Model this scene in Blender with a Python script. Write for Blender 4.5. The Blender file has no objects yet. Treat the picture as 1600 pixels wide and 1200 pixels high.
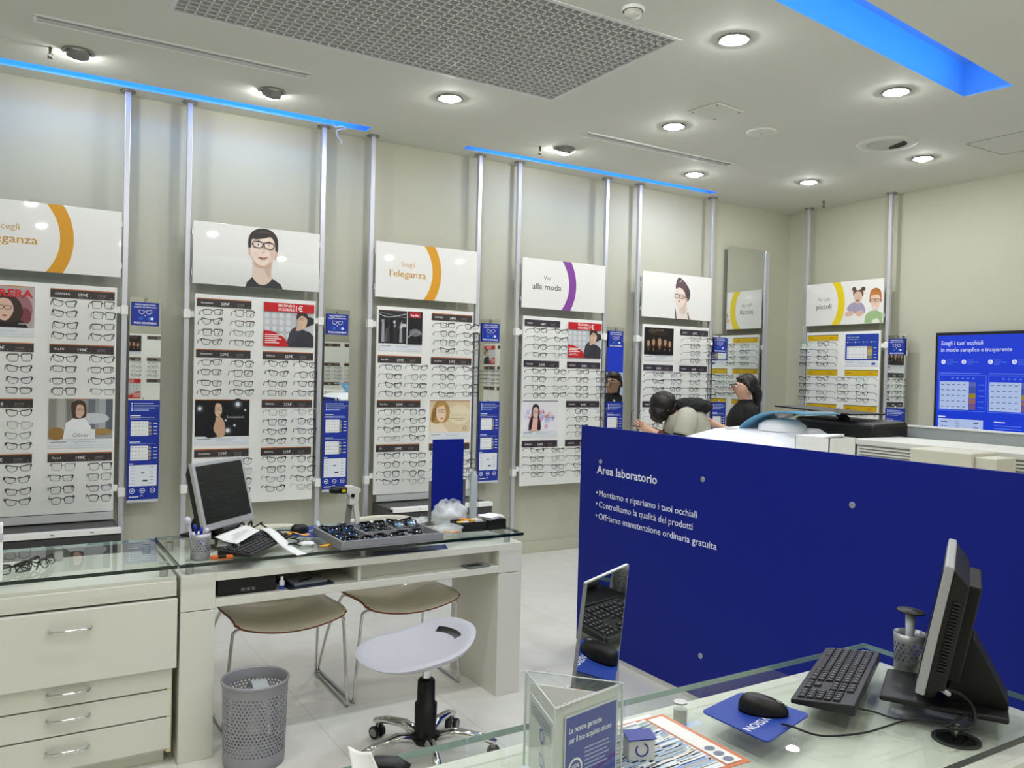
import bpy, bmesh, math, random
from mathutils import Vector, Matrix, geometry, noise
random.seed(7)
S = bpy.context.scene
C = S.collection
PI = math.pi
V = Vector

# ---------------------------------------------------------------- camera, world, exposure
H = 1.55
yaw, pit, rol = 0.5524, -0.0125, 0.0242
r_ = V((math.cos(yaw), -math.sin(yaw), 0)); f_ = V((math.sin(yaw), math.cos(yaw), 0)); u_ = V((0, 0, 1))
f2 = f_*math.cos(pit) + u_*math.sin(pit); u2 = u_*math.cos(pit) - f_*math.sin(pit)
r3 = r_*math.cos(rol) + u2*math.sin(rol); u3 = u2*math.cos(rol) - r_*math.sin(rol)
cam = bpy.data.cameras.new('camera'); cam.sensor_width = 36; cam.lens = 1294.06/1600*36; cam.clip_start = 0.05
co = bpy.data.objects.new('camera', cam); C.objects.link(co)
co.matrix_world = Matrix(((r3.x, u3.x, -f2.x, 0), (r3.y, u3.y, -f2.y, 0), (r3.z, u3.z, -f2.z, H), (0, 0, 0, 1)))
S.camera = co
def at(px, py, z):       # the place on height z that lies on a line of sight
    d = f2+r3*((px-800)/1294.06)-u3*((py-600)/1294.06); return V((0, 0, H))+d*((z-H)/d.z)
w = bpy.data.worlds.new('world'); S.world = w; w.use_nodes = True
w.node_tree.nodes['Background'].inputs[0].default_value = (.9, .93, 1, 1)
w.node_tree.nodes['Background'].inputs[1].default_value = 0.25
S.view_settings.view_transform = 'Standard'; S.view_settings.look = 'None'
S.view_settings.exposure = 0.0; S.view_settings.gamma = 1; S.view_settings.use_curve_mapping = False
S.cycles.use_denoising = True
S.cycles.max_bounces = 10; S.cycles.diffuse_bounces = 5; S.cycles.glossy_bounces = 5; S.cycles.transmission_bounces = 8
S.cycles.transparent_max_bounces = 24; S.cycles.caustics_reflective = False; S.cycles.caustics_refractive = False
S.cycles.sample_clamp_indirect = 6
LAMP = 330.0          # radiance of the ceiling downlights
ZC = 3.316

# ---------------------------------------------------------------- materials
def lin(c):
    if isinstance(c, str):
        c = c.lstrip('#'); c = [int(c[i:i+2], 16)/255 for i in (0, 2, 4)]
        c = [x/12.92 if x <= .04045 else ((x+.055)/1.055)**2.4 for x in c]
    return (c[0], c[1], c[2], 1)
_M = {}
def mat(name, col='#808080', rough=.5, metal=0, spec=.5, emit=None, es=1, trans=0, alpha=1, ior=1.45, var=0, vs=30, bump=0, bs=200, coat=0):
    if name in _M: return _M[name]
    m = bpy.data.materials.new(name); m.use_nodes = True; nt = m.node_tree; b = nt.nodes['Principled BSDF']
    b.inputs['Base Color'].default_value = lin(col); b.inputs['Roughness'].default_value = rough
    b.inputs['Metallic'].default_value = metal; b.inputs['Specular IOR Level'].default_value = spec
    b.inputs['Transmission Weight'].default_value = trans; b.inputs['IOR'].default_value = ior
    b.inputs['Alpha'].default_value = alpha; b.inputs['Coat Weight'].default_value = coat; b.inputs['Coat Roughness'].default_value = .03
    if emit: b.inputs['Emission Color'].default_value = lin(emit); b.inputs['Emission Strength'].default_value = es
    if var:
        tc = nt.nodes.new('ShaderNodeTexCoord'); n = nt.nodes.new('ShaderNodeTexNoise'); n.inputs['Scale'].default_value = vs; n.inputs['Detail'].default_value = 4
        mx = nt.nodes.new('ShaderNodeMix'); mx.data_type = 'RGBA'; c = lin(col)
        mx.inputs[6].default_value = tuple(x*(1-var) for x in c[:3]) + (1,); mx.inputs[7].default_value = tuple(min(1, x*(1+var)) for x in c[:3]) + (1,)
        nt.links.new(tc.outputs['Object'], n.inputs['Vector']); nt.links.new(n.outputs['Fac'], mx.inputs[0]); nt.links.new(mx.outputs[2], b.inputs['Base Color'])
    if bump:
        tc = nt.nodes.new('ShaderNodeTexCoord'); n = nt.nodes.new('ShaderNodeTexNoise'); n.inputs['Scale'].default_value = bs
        bp = nt.nodes.new('ShaderNodeBump'); bp.inputs['Strength'].default_value = bump; bp.inputs['Distance'].default_value = .002
        nt.links.new(tc.outputs['Object'], n.inputs['Vector']); nt.links.new(n.outputs['Fac'], bp.inputs['Height']); nt.links.new(bp.outputs['Normal'], b.inputs['Normal'])
    _M[name] = m; return m
def ink(c, rough=.45): return mat('print_' + c.lstrip('#'), c, rough, var=.04, vs=60)
def clear(name, tint, mixf, rough=.0):
    """thin clear sheet: mostly see-through, with a fresnel reflection"""
    if name in _M: return _M[name]
    m = bpy.data.materials.new(name); m.use_nodes = True; nt = m.node_tree; nt.nodes.clear()
    o = nt.nodes.new('ShaderNodeOutputMaterial'); t = nt.nodes.new('ShaderNodeBsdfTransparent'); t.inputs[0].default_value = lin(tint)
    g = nt.nodes.new('ShaderNodeBsdfGlossy'); g.inputs['Roughness'].default_value = rough; g.inputs[0].default_value = (1, 1, 1, 1)
    fr = nt.nodes.new('ShaderNodeFresnel'); fr.inputs[0].default_value = 1.5
    ge = nt.nodes.new('ShaderNodeNewGeometry'); iv = nt.nodes.new('ShaderNodeMath'); iv.operation = 'SUBTRACT'; iv.inputs[0].default_value = 1
    ma = nt.nodes.new('ShaderNodeMath'); ma.operation = 'MULTIPLY'; fr2 = nt.nodes.new('ShaderNodeMath'); fr2.operation = 'ADD'; fr2.inputs[1].default_value = mixf
    nt.links.new(ge.outputs['Backfacing'], iv.inputs[1]); nt.links.new(iv.outputs[0], ma.inputs[1])
    mx = nt.nodes.new('ShaderNodeMixShader')
    nt.links.new(fr.outputs[0], fr2.inputs[0]); nt.links.new(fr2.outputs[0], ma.inputs[0]); nt.links.new(ma.outputs[0], mx.inputs[0]); nt.links.new(t.outputs[0], mx.inputs[1]); nt.links.new(g.outputs[0], mx.inputs[2]); nt.links.new(mx.outputs[0], o.inputs[0])
    _M[name] = m; return m

M_wall = mat('wall_paint', '#c0bfad', .7, var=.025, vs=3, bump=.15, bs=300)
M_ceil = mat('ceiling_paint', '#dadbd0', .8, var=.02, vs=2)
M_white = mat('white_laminate', '#dad9ce', .35, var=.015, vs=5)
M_board = mat('white_board', '#eeeeea', .4, var=.01, vs=8)
M_sign = mat('sign_acrylic', '#ecebe6', .3, coat=1)
M_alu = mat('brushed_aluminium', '#cdced3', .35, .5, bump=.05, bs=400)
M_steel = mat('satin_steel', '#9a9a98', .3, 1)
M_stand = mat('standoff_grey', '#b4b5b2', .3, .4)
M_chrome = mat('chrome', '#d8d8d8', .08, 1)
M_grey = mat('grey_plastic', '#8a8b8e', .45)
M_dgrey = mat('dark_grey', '#3b3b3c', .5, var=.05)
M_black = mat('black_plastic', '#0b0b0c', .45, var=.1)
M_rubber = mat('black_rubber', '#0a0a0a', .6)
M_mirror = mat('mirror_glass', '#dfe3e0', .015, 1)
M_blue = mat('blue_panel', '#061a80', .5, spec=.25, var=.03, vs=10)
M_signblue = mat('print_blue', '#16309a', .4, var=.03, vs=20)
M_silver = mat('silver_plastic', '#b2b3b5', .4, .3)
M_paper = mat('paper', '#e9e9e6', .7, var=.02)
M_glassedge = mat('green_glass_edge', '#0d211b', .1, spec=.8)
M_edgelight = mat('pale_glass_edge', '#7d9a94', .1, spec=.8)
M_glass = clear('table_glass', '#fcfffd', .0)
M_acrylic = clear('clear_acrylic', '#fafcfb', .03)
M_lens = clear('lens_glass', '#f6f8f7', .04)
M_bulb = mat('lamp_glow', '#ffffff', .4, emit=(.98, .985, 1.0), es=LAMP)
M_bulbw = mat('wall_lamp_glow', '#ffffff', .4, emit=(.98, .985, 1.0), es=LAMP*.42)
M_ring = mat('lamp_ring', '#8d8d8a', .35, .6)
M_led = mat('blue_led', '#0a30ff', .5, emit=(.06, .54, 1.0), es=11)

# ---------------------------------------------------------------- mesh builder
_T = {}
def text_mesh(s, bold=0):
    k = (s, bold)
    if k in _T: return _T[k]
    cu = bpy.data.curves.new('t', 'FONT'); cu.body = s; cu.size = 1; cu.resolution_u = 2; cu.offset = bold
    o = bpy.data.objects.new('t', cu); C.objects.link(o)
    dg = bpy.context.evaluated_depsgraph_get(); me = bpy.data.meshes.new_from_object(o.evaluated_get(dg))
    vs = [(v.co.x, v.co.y) for v in me.vertices]; fs = [tuple(p.vertices) for p in me.polygons]
    bpy.data.objects.remove(o); bpy.data.curves.remove(cu); bpy.data.meshes.remove(me)
    x0 = min(v[0] for v in vs); x1 = max(v[0] for v in vs)
    _T[k] = (vs, fs, x0, x1); return _T[k]

class MB:
    def __init__(s): s.v = []; s.f = []; s.mi = []; s.sm = []; s.mats = []; s.M = Matrix()
    def m(s, mt):
        if mt not in s.mats: s.mats.append(mt)
        return s.mats.index(mt)
    def add(s, vs, fs, mt, smooth=False):
        o = len(s.v); i = s.m(mt)
        s.v += [tuple(s.M @ V(p)) for p in vs]
        for f in fs: s.f.append(tuple(o+k for k in f)); s.mi.append(i); s.sm.append(smooth)
        return s
    def box(s, x0, y0, z0, x1, y1, z1, mt):
        vs = [(x0, y0, z0), (x1, y0, z0), (x1, y1, z0), (x0, y1, z0), (x0, y0, z1), (x1, y0, z1), (x1, y1, z1), (x0, y1, z1)]
        return s.add(vs, [(0, 3, 2, 1), (4, 5, 6, 7), (0, 1, 5, 4), (1, 2, 6, 5), (2, 3, 7, 6), (3, 0, 4, 7)], mt)
    def hexa(s, b, t, mt):       # four bottom points, four top points
        return s.add(list(b)+list(t), [(0, 3, 2, 1), (4, 5, 6, 7), (0, 1, 5, 4), (1, 2, 6, 5), (2, 3, 7, 6), (3, 0, 4, 7)], mt)
    def tube(s, path, r, mt, n=8, closed=False, caps=True, up=None):
        path = [V(p) for p in path]; N = len(path); vs = []; nrm = None
        for i, p in enumerate(path):
            a = path[(i-1) % N] if closed or i else p; b = path[(i+1) % N] if closed or i < N-1 else p
            t = (b-a).normalized()
            if up is not None: nr = V(up)
            elif nrm is None: nr = V((0, 0, 1)) if abs(t.z) < .9 else V((1, 0, 0))
            else: nr = nrm
            nr = (nr - t*nr.dot(t)).normalized(); nrm = nr; bi = t.cross(nr)
            rr = r[i] if isinstance(r, (list, tuple)) else r
            ra, rb = rr if isinstance(rr, (list, tuple)) else (rr, rr)
            for k in range(n):
                an = 2*PI*k/n; vs.append(p + nr*(math.cos(an)*ra) + bi*(math.sin(an)*rb))
        fs = []
        for i in range(N if closed else N-1):
            j = (i+1) % N
            for k in range(n): fs.append((i*n+k, i*n+(k+1) % n, j*n+(k+1) % n, j*n+k))
        if caps and not closed: fs.append(tuple(range(n-1, -1, -1))); fs.append(tuple((N-1)*n+k for k in range(n)))
        return s.add(vs, fs, mt, True)
    def cyl(s, p0, p1, r, mt, r1=None, n=20): 
        r1 = r if r1 is None else r1
        p0 = V(p0); p1 = V(p1); t = (p1-p0).normalized(); nr = V((1, 0, 0)) if abs(t.x) < .9 else V((0, 1, 0)); nr = (nr-t*nr.dot(t)).normalized(); bi = t.cross(nr)
        vs = [p + nr*(math.cos(2*PI*k/n)*q) + bi*(math.sin(2*PI*k/n)*q) for p, q in ((p0, r), (p1, r1)) for k in range(n)]
        s.add(vs, [(k, (k+1) % n, n+(k+1) % n, n+k) for k in range(n)], mt, True)
        return s.add(vs, [tuple(range(n-1, -1, -1)), tuple(range(n, 2*n))], mt)
    def lathe(s, prof, mt, c=(0, 0, 0), n=28, sx=1, sy=1):
        vs = [(c[0]+r*math.cos(2*PI*k/n)*sx, c[1]+r*math.sin(2*PI*k/n)*sy, c[2]+z) for r, z in prof for k in range(n)]
        fs = [(i*n+k, i*n+(k+1) % n, (i+1)*n+(k+1) % n, (i+1)*n+k) for i in range(len(prof)-1) for k in range(n)]
        return s.add(vs, fs, mt, True)
    def prism(s, pts, y0, y1, mt):     # outline in x,z pushed along y
        n = len(pts); vs = [(p[0], y0, p[1]) for p in pts] + [(p[0], y1, p[1]) for p in pts]
        return s.add(vs, [tuple(range(n)), tuple(range(2*n-1, n-1, -1))] + [(k, n+k, n+(k+1) % n, (k+1) % n) for k in range(n)], mt)
    def grid(s, fn, nu, nv, mt, cu=False, smooth=True, skip=None):
        U = nu if cu else nu+1
        vs = [fn(i/nu, j/nv) for j in range(nv+1) for i in range(U)]
        fs = [(j*U+i, j*U+(i+1) % U, (j+1)*U+(i+1) % U, (j+1)*U+i) for j in range(nv) for i in range(nu) if not (skip and skip((i+.5)/nu, (j+.5)/nv))]
        return s.add(vs, fs, mt, smooth)
    def blob(s, c, rx, ry, rz, mt, amp=0, fr=3, nu=20, nv=12, seed=0):
        def fn(u, v):
            a = 2*PI*u; b = PI*(v-.5); d = V((math.cos(a)*math.cos(b), math.sin(a)*math.cos(b), math.sin(b)))
            k = 1 + amp*noise.noise(d*fr + V((seed*3.1, seed, 0)))
            return (c[0]+d.x*rx*k, c[1]+d.y*ry*k, c[2]+d.z*rz*k)
        return s.grid(fn, nu, nv, mt, cu=True)
    # flat print: u to the right, v up, w out of the surface (local -y)
    def face(s, pts, wv, mt): return s.add([(p[0], -wv, p[1]) for p in pts], [tuple(range(len(pts)))], mt)
    def rect(s, u0, v0, u1, v1, wv, mt): return s.face([(u0, v0), (u1, v0), (u1, v1), (u0, v1)], wv, mt)
    def ell(s, cu, cv, ru, rv, wv, mt, n=24, a=0):
        return s.face([(cu+ru*math.cos(2*PI*k/n)*math.cos(a)-rv*math.sin(2*PI*k/n)*math.sin(a), cv+ru*math.cos(2*PI*k/n)*math.sin(a)+rv*math.sin(2*PI*k/n)*math.cos(a)) for k in range(n)], wv, mt)
    def ring(s, cu, cv, r0, r1, wv, mt, a0=0, a1=2*PI, n=36, sv=1):
        vs = []; 
        for k in range(n+1):
            a = a0+(a1-a0)*k/n
            for r in (r0, r1): vs.append((cu+r*math.cos(a), -wv, cv+r*math.sin(a)*sv))
        return s.add(vs, [(2*k, 2*k+1, 2*k+3, 2*k+2) for k in range(n)], mt)
    def line(s, pts, wd, wv, mt):
        for a, b in zip(pts, pts[1:]):
            a = V(a); b = V(b); d = (b-a).normalized()*wd/2; n = V((-d.y, d.x))
            s.face([a-n, b-n, b+n, a+n], wv, mt)
        return s
    def text(s, t, u, v, size, wv, mt, align='l', bold=0, width=None, sx=1):
        vs, fs, x0, x1 = text_mesh(t, bold)
        if width: sx = width/((x1-x0)*size)
        o = {'l': -x0, 'c': -(x0+x1)/2, 'r': -x1}[align]
        return s.add([(u+(p[0]+o)*size*sx, -wv, v+p[1]*size) for p in vs], fs, mt)
    def build(s, name, parent=None, bevel=0, seg=2, sub=0, solid=0, rim=None, off=-1):
        me = bpy.data.meshes.new(name); me.from_pydata(s.v, [], s.f)
        for mt in s.mats: me.materials.append(mt)
        me.polygons.foreach_set('material_index', s.mi); me.polygons.foreach_set('use_smooth', s.sm); me.update()
        o = bpy.data.objects.new(name, me); C.objects.link(o)
        if parent: o.parent = parent
        if solid:
            q = o.modifiers.new('s', 'SOLIDIFY'); q.thickness = solid; q.offset = off
            if rim is not None: q.material_offset_rim = rim
        if sub: q = o.modifiers.new('u', 'SUBSURF'); q.levels = sub; q.render_levels = sub
        if bevel: q = o.modifiers.new('b', 'BEVEL'); q.width = bevel; q.segments = seg; q.limit_method = 'ANGLE'; q.angle_limit = .6
        return o
def spl(pts, n=4, closed=True):
    N = len(pts); out = []; pts = [V(p) for p in pts]
    for i in range(N if closed else N-1):
        g = (lambda k: pts[k % N]) if closed else (lambda k: pts[max(0, min(N-1, k))])
        a, b, c, d = g(i-1), g(i), g(i+1), g(i+2)
        for j in range(n):
            t = j/n
            out.append(.5*((2*b)+(c-a)*t+(2*a-5*b+4*c-d)*t*t+(3*b-a-3*c+d)*t**3))
    if not closed: out.append(pts[-1])
    return out
def Rz(a): return Matrix.Rotation(a, 4, 'Z')
def tag(o, label, cat, group=None):
    o['label'] = label; o['category'] = cat
    if group: o['group'] = group
    return o
def thing(name, label, cat, loc=(0, 0, 0), rz=0, group=None):
    o = bpy.data.objects.new(name, None); C.objects.link(o); o.empty_display_size = .05
    o.location = loc; o.rotation_euler = (0, 0, rz); return tag(o, label, cat, group)
def struct(o): o['kind'] = 'structure'; return o
def dup(o, parent=None):
    c = o.copy(); C.objects.link(c)
    if parent: c.parent = parent
    for ch in o.children: dup(ch, c)
    return c

# ---------------------------------------------------------------- the room
X0, X1, Y0, Y1 = -3.2, 7.13, -2.6, 6.0
def floor_mat():
    m = mat('floor_tiles', '#e4e2da', .22, spec=.5, coat=.2); nt = m.node_tree; b = nt.nodes['Principled BSDF']
    tc = nt.nodes.new('ShaderNodeTexCoord'); mp = nt.nodes.new('ShaderNodeMapping'); mp.inputs['Rotation'].default_value = (0, 0, .0)
    br = nt.nodes.new('ShaderNodeTexBrick'); br.offset = 0; br.inputs['Scale'].default_value = 1; br.inputs['Brick Width'].default_value = .6; br.inputs['Row Height'].default_value = .6
    br.inputs['Mortar Size'].default_value = .0018; br.inputs['Color1'].default_value = lin('#e6e4dc'); br.inputs['Color2'].default_value = lin('#e3e1d8'); br.inputs['Mortar'].default_value = lin('#c9c7bd')
    n = nt.nodes.new('ShaderNodeTexNoise'); n.inputs['Scale'].default_value = 3; n.inputs['Detail'].default_value = 8; n.inputs['Distortion'].default_value = 2
    cr = nt.nodes.new('ShaderNodeMapRange'); cr.inputs[3].default_value = .9; cr.inputs[4].default_value = 1.05
    mx = nt.nodes.new('ShaderNodeMix'); mx.data_type = 'RGBA'; mx.blend_type = 'MULTIPLY'; mx.inputs[0].default_value = 1
    nt.links.new(tc.outputs['Object'], mp.inputs[0]); nt.links.new(mp.outputs[0], br.inputs[0]); nt.links.new(tc.outputs['Object'], n.inputs[0]); nt.links.new(n.outputs[0], cr.inputs[0])
    nt.links.new(br.outputs[0], mx.inputs[6]); nt.links.new(cr.outputs[0], mx.inputs[7]); nt.links.new(mx.outputs[2], b.inputs['Base Color'])
    return m
struct(MB().box(X0, Y0, -.1, X1, Y1, 0, floor_mat()).build('floor'))
struct(MB().box(X0-.1, Y1, 0, X1, Y1+.1, 3.7, M_wall).build('wall_back'))
struct(MB().box(X1, Y0-.1, 0, X1+.1, Y1+.1, 3.7, M_wall).build('wall_right'))
struct(MB().box(X0-.1, Y0-.1, 0, X1, Y0, 3.7, M_wall).build('wall_front'))
struct(MB().box(X0-.1, Y0, 0, X0, Y1, 3.7, M_wall).build('wall_left'))
struct(MB().box(X0, Y1-.012, 0, X1, Y1, .1, M_wall).build('baseboard_back', bevel=.003))
struct(MB().box(X1-.012, Y0, 0, X1, Y1-.012, .1, M_wall).build('baseboard_right', bevel=.003))
# ceiling with its openings
sl1 = [(X0+.2, 5.712), (2.267, 5.706), (2.267, 5.828), (X0+.2, 5.834)]
sl2 = [(3.07, 5.715), (5.753, 5.70), (5.753, 5.79), (3.07, 5.81)]
dx, dy = (5.001-3.034), (2.913-2.68); L = math.hypot(dx, dy); dx /= L; dy /= L
rcs = [(5.001-dx*4.2, 2.913-dy*4.2), (5.001, 2.913), (5.049, 2.643), (5.049-dx*4.2, 2.643-dy*4.2)]
grd = [(.70, 3.285), (2.98, 3.285), (2.98, 4.43), (.70, 4.43)]
def hole_plane(outer, holes, z, mt):
    loops = [[V((p[0], p[1], 0)) for p in l] for l in [outer]+holes]
    tris = geometry.tessellate_polygon(loops); vs = [(p.x, p.y, z) for l in loops for p in l]
    return MB().add(vs, [tuple(t) for t in tris], mt)
cb = hole_plane([(X0, Y0), (X1, Y0), (X1, Y1), (X0, Y1)], [sl1, sl2, rcs, grd], ZC, M_ceil)
M_recess = mat('recess_glow_tint', '#7fb4f2', .6)  # blue of the LED glow is put into the paint colour
def cove(poly, h, mt):       # upstand walls and lid of an opening
    n = len(poly); vs = [(p[0], p[1], ZC) for p in poly]+[(p[0], p[1], ZC+h) for p in poly]
    cb.add(vs, [(k, (k+1) % n, n+(k+1) % n, n+k) for k in range(n)]+[tuple(range(n, 2*n))], mt)
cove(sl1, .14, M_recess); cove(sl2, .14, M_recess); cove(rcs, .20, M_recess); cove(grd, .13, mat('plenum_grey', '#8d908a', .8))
struct(cb.build('ceiling'))
struct(MB().box(X0-.1, Y0-.1, 3.7, X1+.1, Y1+.1, 3.76, M_ceil).build('trim_1'))
M_led2 = mat('cyan_led', '#0a60ff', .5, emit=(.11, .78, 1.0), es=10)
def led(label, p0, p1, z, n=M_led):
    p0 = V(p0); p1 = V(p1); d = (p1-p0).normalized(); nn = V((-d.y, d.x, 0))*.012
    q = MB(); q.hexa([p0-nn+V((0,0,z)), p1-nn+V((0,0,z)), p1+nn+V((0,0,z)), p0+nn+V((0,0,z))], [p0-nn+V((0,0,z+.015)), p1-nn+V((0,0,z+.015)), p1+nn+V((0,0,z+.015)), p0+nn+V((0,0,z+.015))], n)
    return tag(q.build('light_strip'), label, 'light')
led('long blue light strip in the ceiling slot above the left boards', (X0+.3, 5.727, 0), (2.2, 5.722, 0), ZC+.10)
led('blue light strip in the shorter ceiling slot above the purple-arc sign', (3.15, 5.728, 0), (5.7, 5.716, 0), ZC+.10)
a = V((5.049-dx*.12, 2.643-dy*.12+.028, 0)); led('blue light strip inside the wide sunken ceiling recess', a-V((dx, dy, 0))*3.9, a, ZC+.14, M_led2)
# egg-crate grille
g = thing('ceiling_grille', 'large grey egg-crate grille panel set into the ceiling', 'grille', (0, 0, ZC))
M_gr = mat('grille_grey', '#dcdcdb', .5)
q = MB(); nx, ny = 46, 23
for i in range(nx+1): x = .70+2.28*i/nx; q.box(x-.0042, 3.285, 0, x+.0042, 4.43, .028, M_gr)
for j in range(ny+1): y = 3.285+1.145*j/ny; q.box(.70, y-.0042, 0, 2.98, y+.0042, .028, M_gr)
q.build('lattice', g)
q = MB(); q.box(.675, 3.26, -.004, 3.005, 3.285, .0, M_gr); q.box(.675, 4.43, -.004, 3.005, 4.455, 0, M_gr); q.box(.675, 3.285, -.004, .70, 4.43, 0, M_gr); q.box(2.98, 3.285, -.004, 3.005, 4.43, 0, M_gr)
q.build('rim', g)
# downlights
def downlight(x, y, label, tilt=0, az=0, group='recessed ceiling spotlights', lit=True):
    t = thing('downlight', label, 'light', (x, y, ZC), 0, group)
    MB().lathe([(.083, 0), (.085, -.006), (.078, -.010), (.066, -.006), (.064, .0)], M_ring, n=32).build('trim_ring', t)
    b = MB(); b.M = Rz(az) @ Matrix.Rotation(tilt, 4, 'Y')
    if tilt: b.lathe([(.058, .03), (.060, -.028), (.056, -.03), (.052, -.024)], M_ring, n=28); b.lathe([(.0, -.012), (.053, -.014)], M_ring, n=28); b.build('lamp_housing', t)
    e = MB(); e.M = Rz(az) @ Matrix.Rotation(tilt, 4, 'Y')
    zz = -.026 if tilt else .0
    e.lathe([(.001, zz-.026), (.022, zz-.024), (.040, zz-.018), (.052, zz-.008), (.057 if not tilt else .051, zz+.002)], M_bulbw if tilt else M_bulb, n=28); e.build('bulb', t)
    return t
for x, y, l in [(2.433, 4.794, 'lit round downlight beside the near corner of the ceiling grille'), (3.215, 3.1, 'lit round downlight between grille and wide blue recess'),
    (3.995, 4.398, 'lit round downlight nearest the square ceiling plate'), (5.083, 5.32, 'lit round downlight at the end of the shorter blue slot'),
    (6.074, 4.916, 'lit round downlight closest to the ceiling corner by the yellow-arc sign'), (6.119, 3.876, 'lit round downlight next to the broken round ceiling vent'), (4.591, 3.094, 'lit round downlight beside the end of the wide blue recess')]:
    downlight(x, y, l)
downlight(3.713, 5.328, 'tilted lit downlight near the start of the shorter blue slot', .35, -PI/2)
downlight(.343, 5.325, 'tilted downlight seen dark from behind, left end of the long blue slot', .75, -PI/2)
downlight(1.443, 5.343, 'tilted downlight seen dark from behind, above the smiling-woman sign', .75, -PI/2)
for x, y in [(.41, -.58), (.25, 1.06), (2.36, .23), (5.11, -.3), (6.16, .06), (3.8, -1.6), (-1.2, 3.9), (-1.3, .3), (.3, 2.72), (1.15, 2.68), (2.0, 2.72), (1.2, 1.6), (-1.0, 1.9), (3.6, 1.5), (1.5, -1.6)]:  # some placed from sign reflections, the rest added to brighten the near area
    downlight(x, y, 'unseen round ceiling downlight, in a set partly added to brighten the near area')
# other ceiling fittings
for i, (xa, xb, y, l) in enumerate([(.112, 1.558, 4.932, 'long white linear air slot near the ceiling grille'), (3.596, 5.092, 4.916, 'white linear air slot between two lit downlights')]):
    t = thing('air_diffuser', l, 'vent', (0, 0, ZC), 0, 'linear air slots')
    q = MB(); q.box(xa, y-.055, -.006, xb, y-.038, 0, M_board); q.box(xa, y+.038, -.006, xb, y+.055, 0, M_board); q.box(xa, y-.026, -.006, xa+.015, y+.026, 0, M_board); q.box(xb-.015, y-.026, -.006, xb, y+.026, 0, M_board); q.build('frame', t)
    q = MB(); q.box(xa, y-.036, -.002, xb, y-.006, 0, M_ring); q.box(xa, y-.002, -.005, xb, y+.002, 0, M_board); q.box(xa, y+.006, -.003, xb, y+.038, 0, mat('slot_white', '#c5c6c4', .5)); q.build('slat', t)
    e = MB(); e.add([(xb-.03, y-.02, -.007), (xb-.005, y-.035, -.007), (xb-.005, y+.01, -.007)], [(0, 1, 2)], M_board); e.build('end_cap', t)
t = thing('ceiling_plate', 'square white plate screwed to the ceiling', 'plate', (3.985, 3.985, ZC), .1)
MB().box(-.135, -.125, -.012, .135, .125, -.002, M_ceil).build('plate', t, bevel=.002)
q = MB()
for a in (-1, 1):
    for b in (-1, 1): q.cyl((a*.11, b*.1, -.014), (a*.11, b*.1, 0), .006, M_dgrey, n=10)
q.build('screw', t)
t = thing('ceiling_speaker', 'flat round white speaker in the ceiling', 'speaker', (4.587, 4.134, ZC))
MB().lathe([(.105, 0), (.105, -.006), (.095, -.01), (.001, -.012)], M_ceil, n=36).build('grille', t); MB().cyl((0, 0, -.014), (0, 0, -.01), .006, M_grey, n=10).build('screw', t)
t = thing('air_vent', 'round ceiling vent with a broken dark opening', 'vent', (5.553, 3.803, ZC))
MB().lathe([(.21, 0), (.205, -.006), (.15, -.012), (.135, -.006)], M_ceil, n=40).build('collar', t)
MB().lathe([(.135, -.003), (.001, -.003)], M_rubber, n=36).build('opening', t)
q = MB(); q.add([(math.cos(k*.2+.5)*.133, math.sin(k*.2+.5)*.133, -.007) for k in range(22)]+[(.05, .0, -.006), (.065, .03, -.006)], [tuple(range(24))], mat('vent_disc', '#c8c9bd', .6)); q.build('flap', t)
t = thing('smoke_detector', 'small round smoke detector beside the ceiling grille', 'detector', (2.553, 3.12, ZC))
MB().lathe([(.055, 0), (.055, -.012), (.05, -.016)], M_board, n=28).build('base', t); MB().lathe([(.042, -.016), (.042, -.02), (.036, -.022), (.042, -.026), (.038, -.040), (.001, -.044)], mat('detector', '#cfcfc4', .5), n=28).build('sensor_head', t)
for x, y, l in [(.208, 5.353, 'brass sprinkler head beside the dark tilted downlight at far left'), (3.531, 5.396, 'brass sprinkler head beside the tilted lit downlight'), (6.835, 5.35, 'brass sprinkler head in the ceiling corner by the yellow-arc sign')]:
    t = thing('sprinkler', l, 'sprinkler', (x, y, ZC), 0, 'fire sprinkler heads'); mm = mat('brass_dark', '#5d5648', .4, .7)
    MB().cyl((0, 0, 0), (0, 0, -.035), .011, mm, r1=.008, n=12).build('body', t); MB().tube([(.004, 0, -.03), (.013, 0, -.04), (.01, 0, -.052), (0, 0, -.056), (-.01, 0, -.052), (-.013, 0, -.04), (-.004, 0, -.03)], .0025, mm, n=6).build('frame', t)
    MB().cyl((0, 0, -.056), (0, 0, -.06), .016, mm, n=14).build('deflector', t)
q = MB(); M_gap = mat('shadow_gap', '#7d7d72', .9)
q.box(6.50, 2.9, -.002, 6.503, 3.47, 0, M_gap); q.box(6.0, 3.468, -.002, 6.503, 3.471, 0, M_gap); q.box(6.0, 2.9, -.002, 6.003, 3.47, 0, M_gap); q.box(6.0, 2.9, -.002, 6.503, 2.903, 0, M_gap)
o = q.build('trim_2'); o.location.z = ZC; struct(o)
t = tag(MB().tube(spl([(2.0, 5.80, ZC+.02), (2.03, 5.82, ZC-.01), (2.07, 5.80, ZC-.005), (2.10, 5.79, ZC-.02), (2.05, 5.83, ZC-.03), (2.06, 5.845, ZC-.07), (2.09, 5.85, ZC-.10), (2.085, 5.85, ZC-.115)], 5, False), .006, mat('cable_white', '#cfd0d6', .4)).build('cable'), 'loose white cable dangling from the end of the long blue slot', 'cable')
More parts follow.
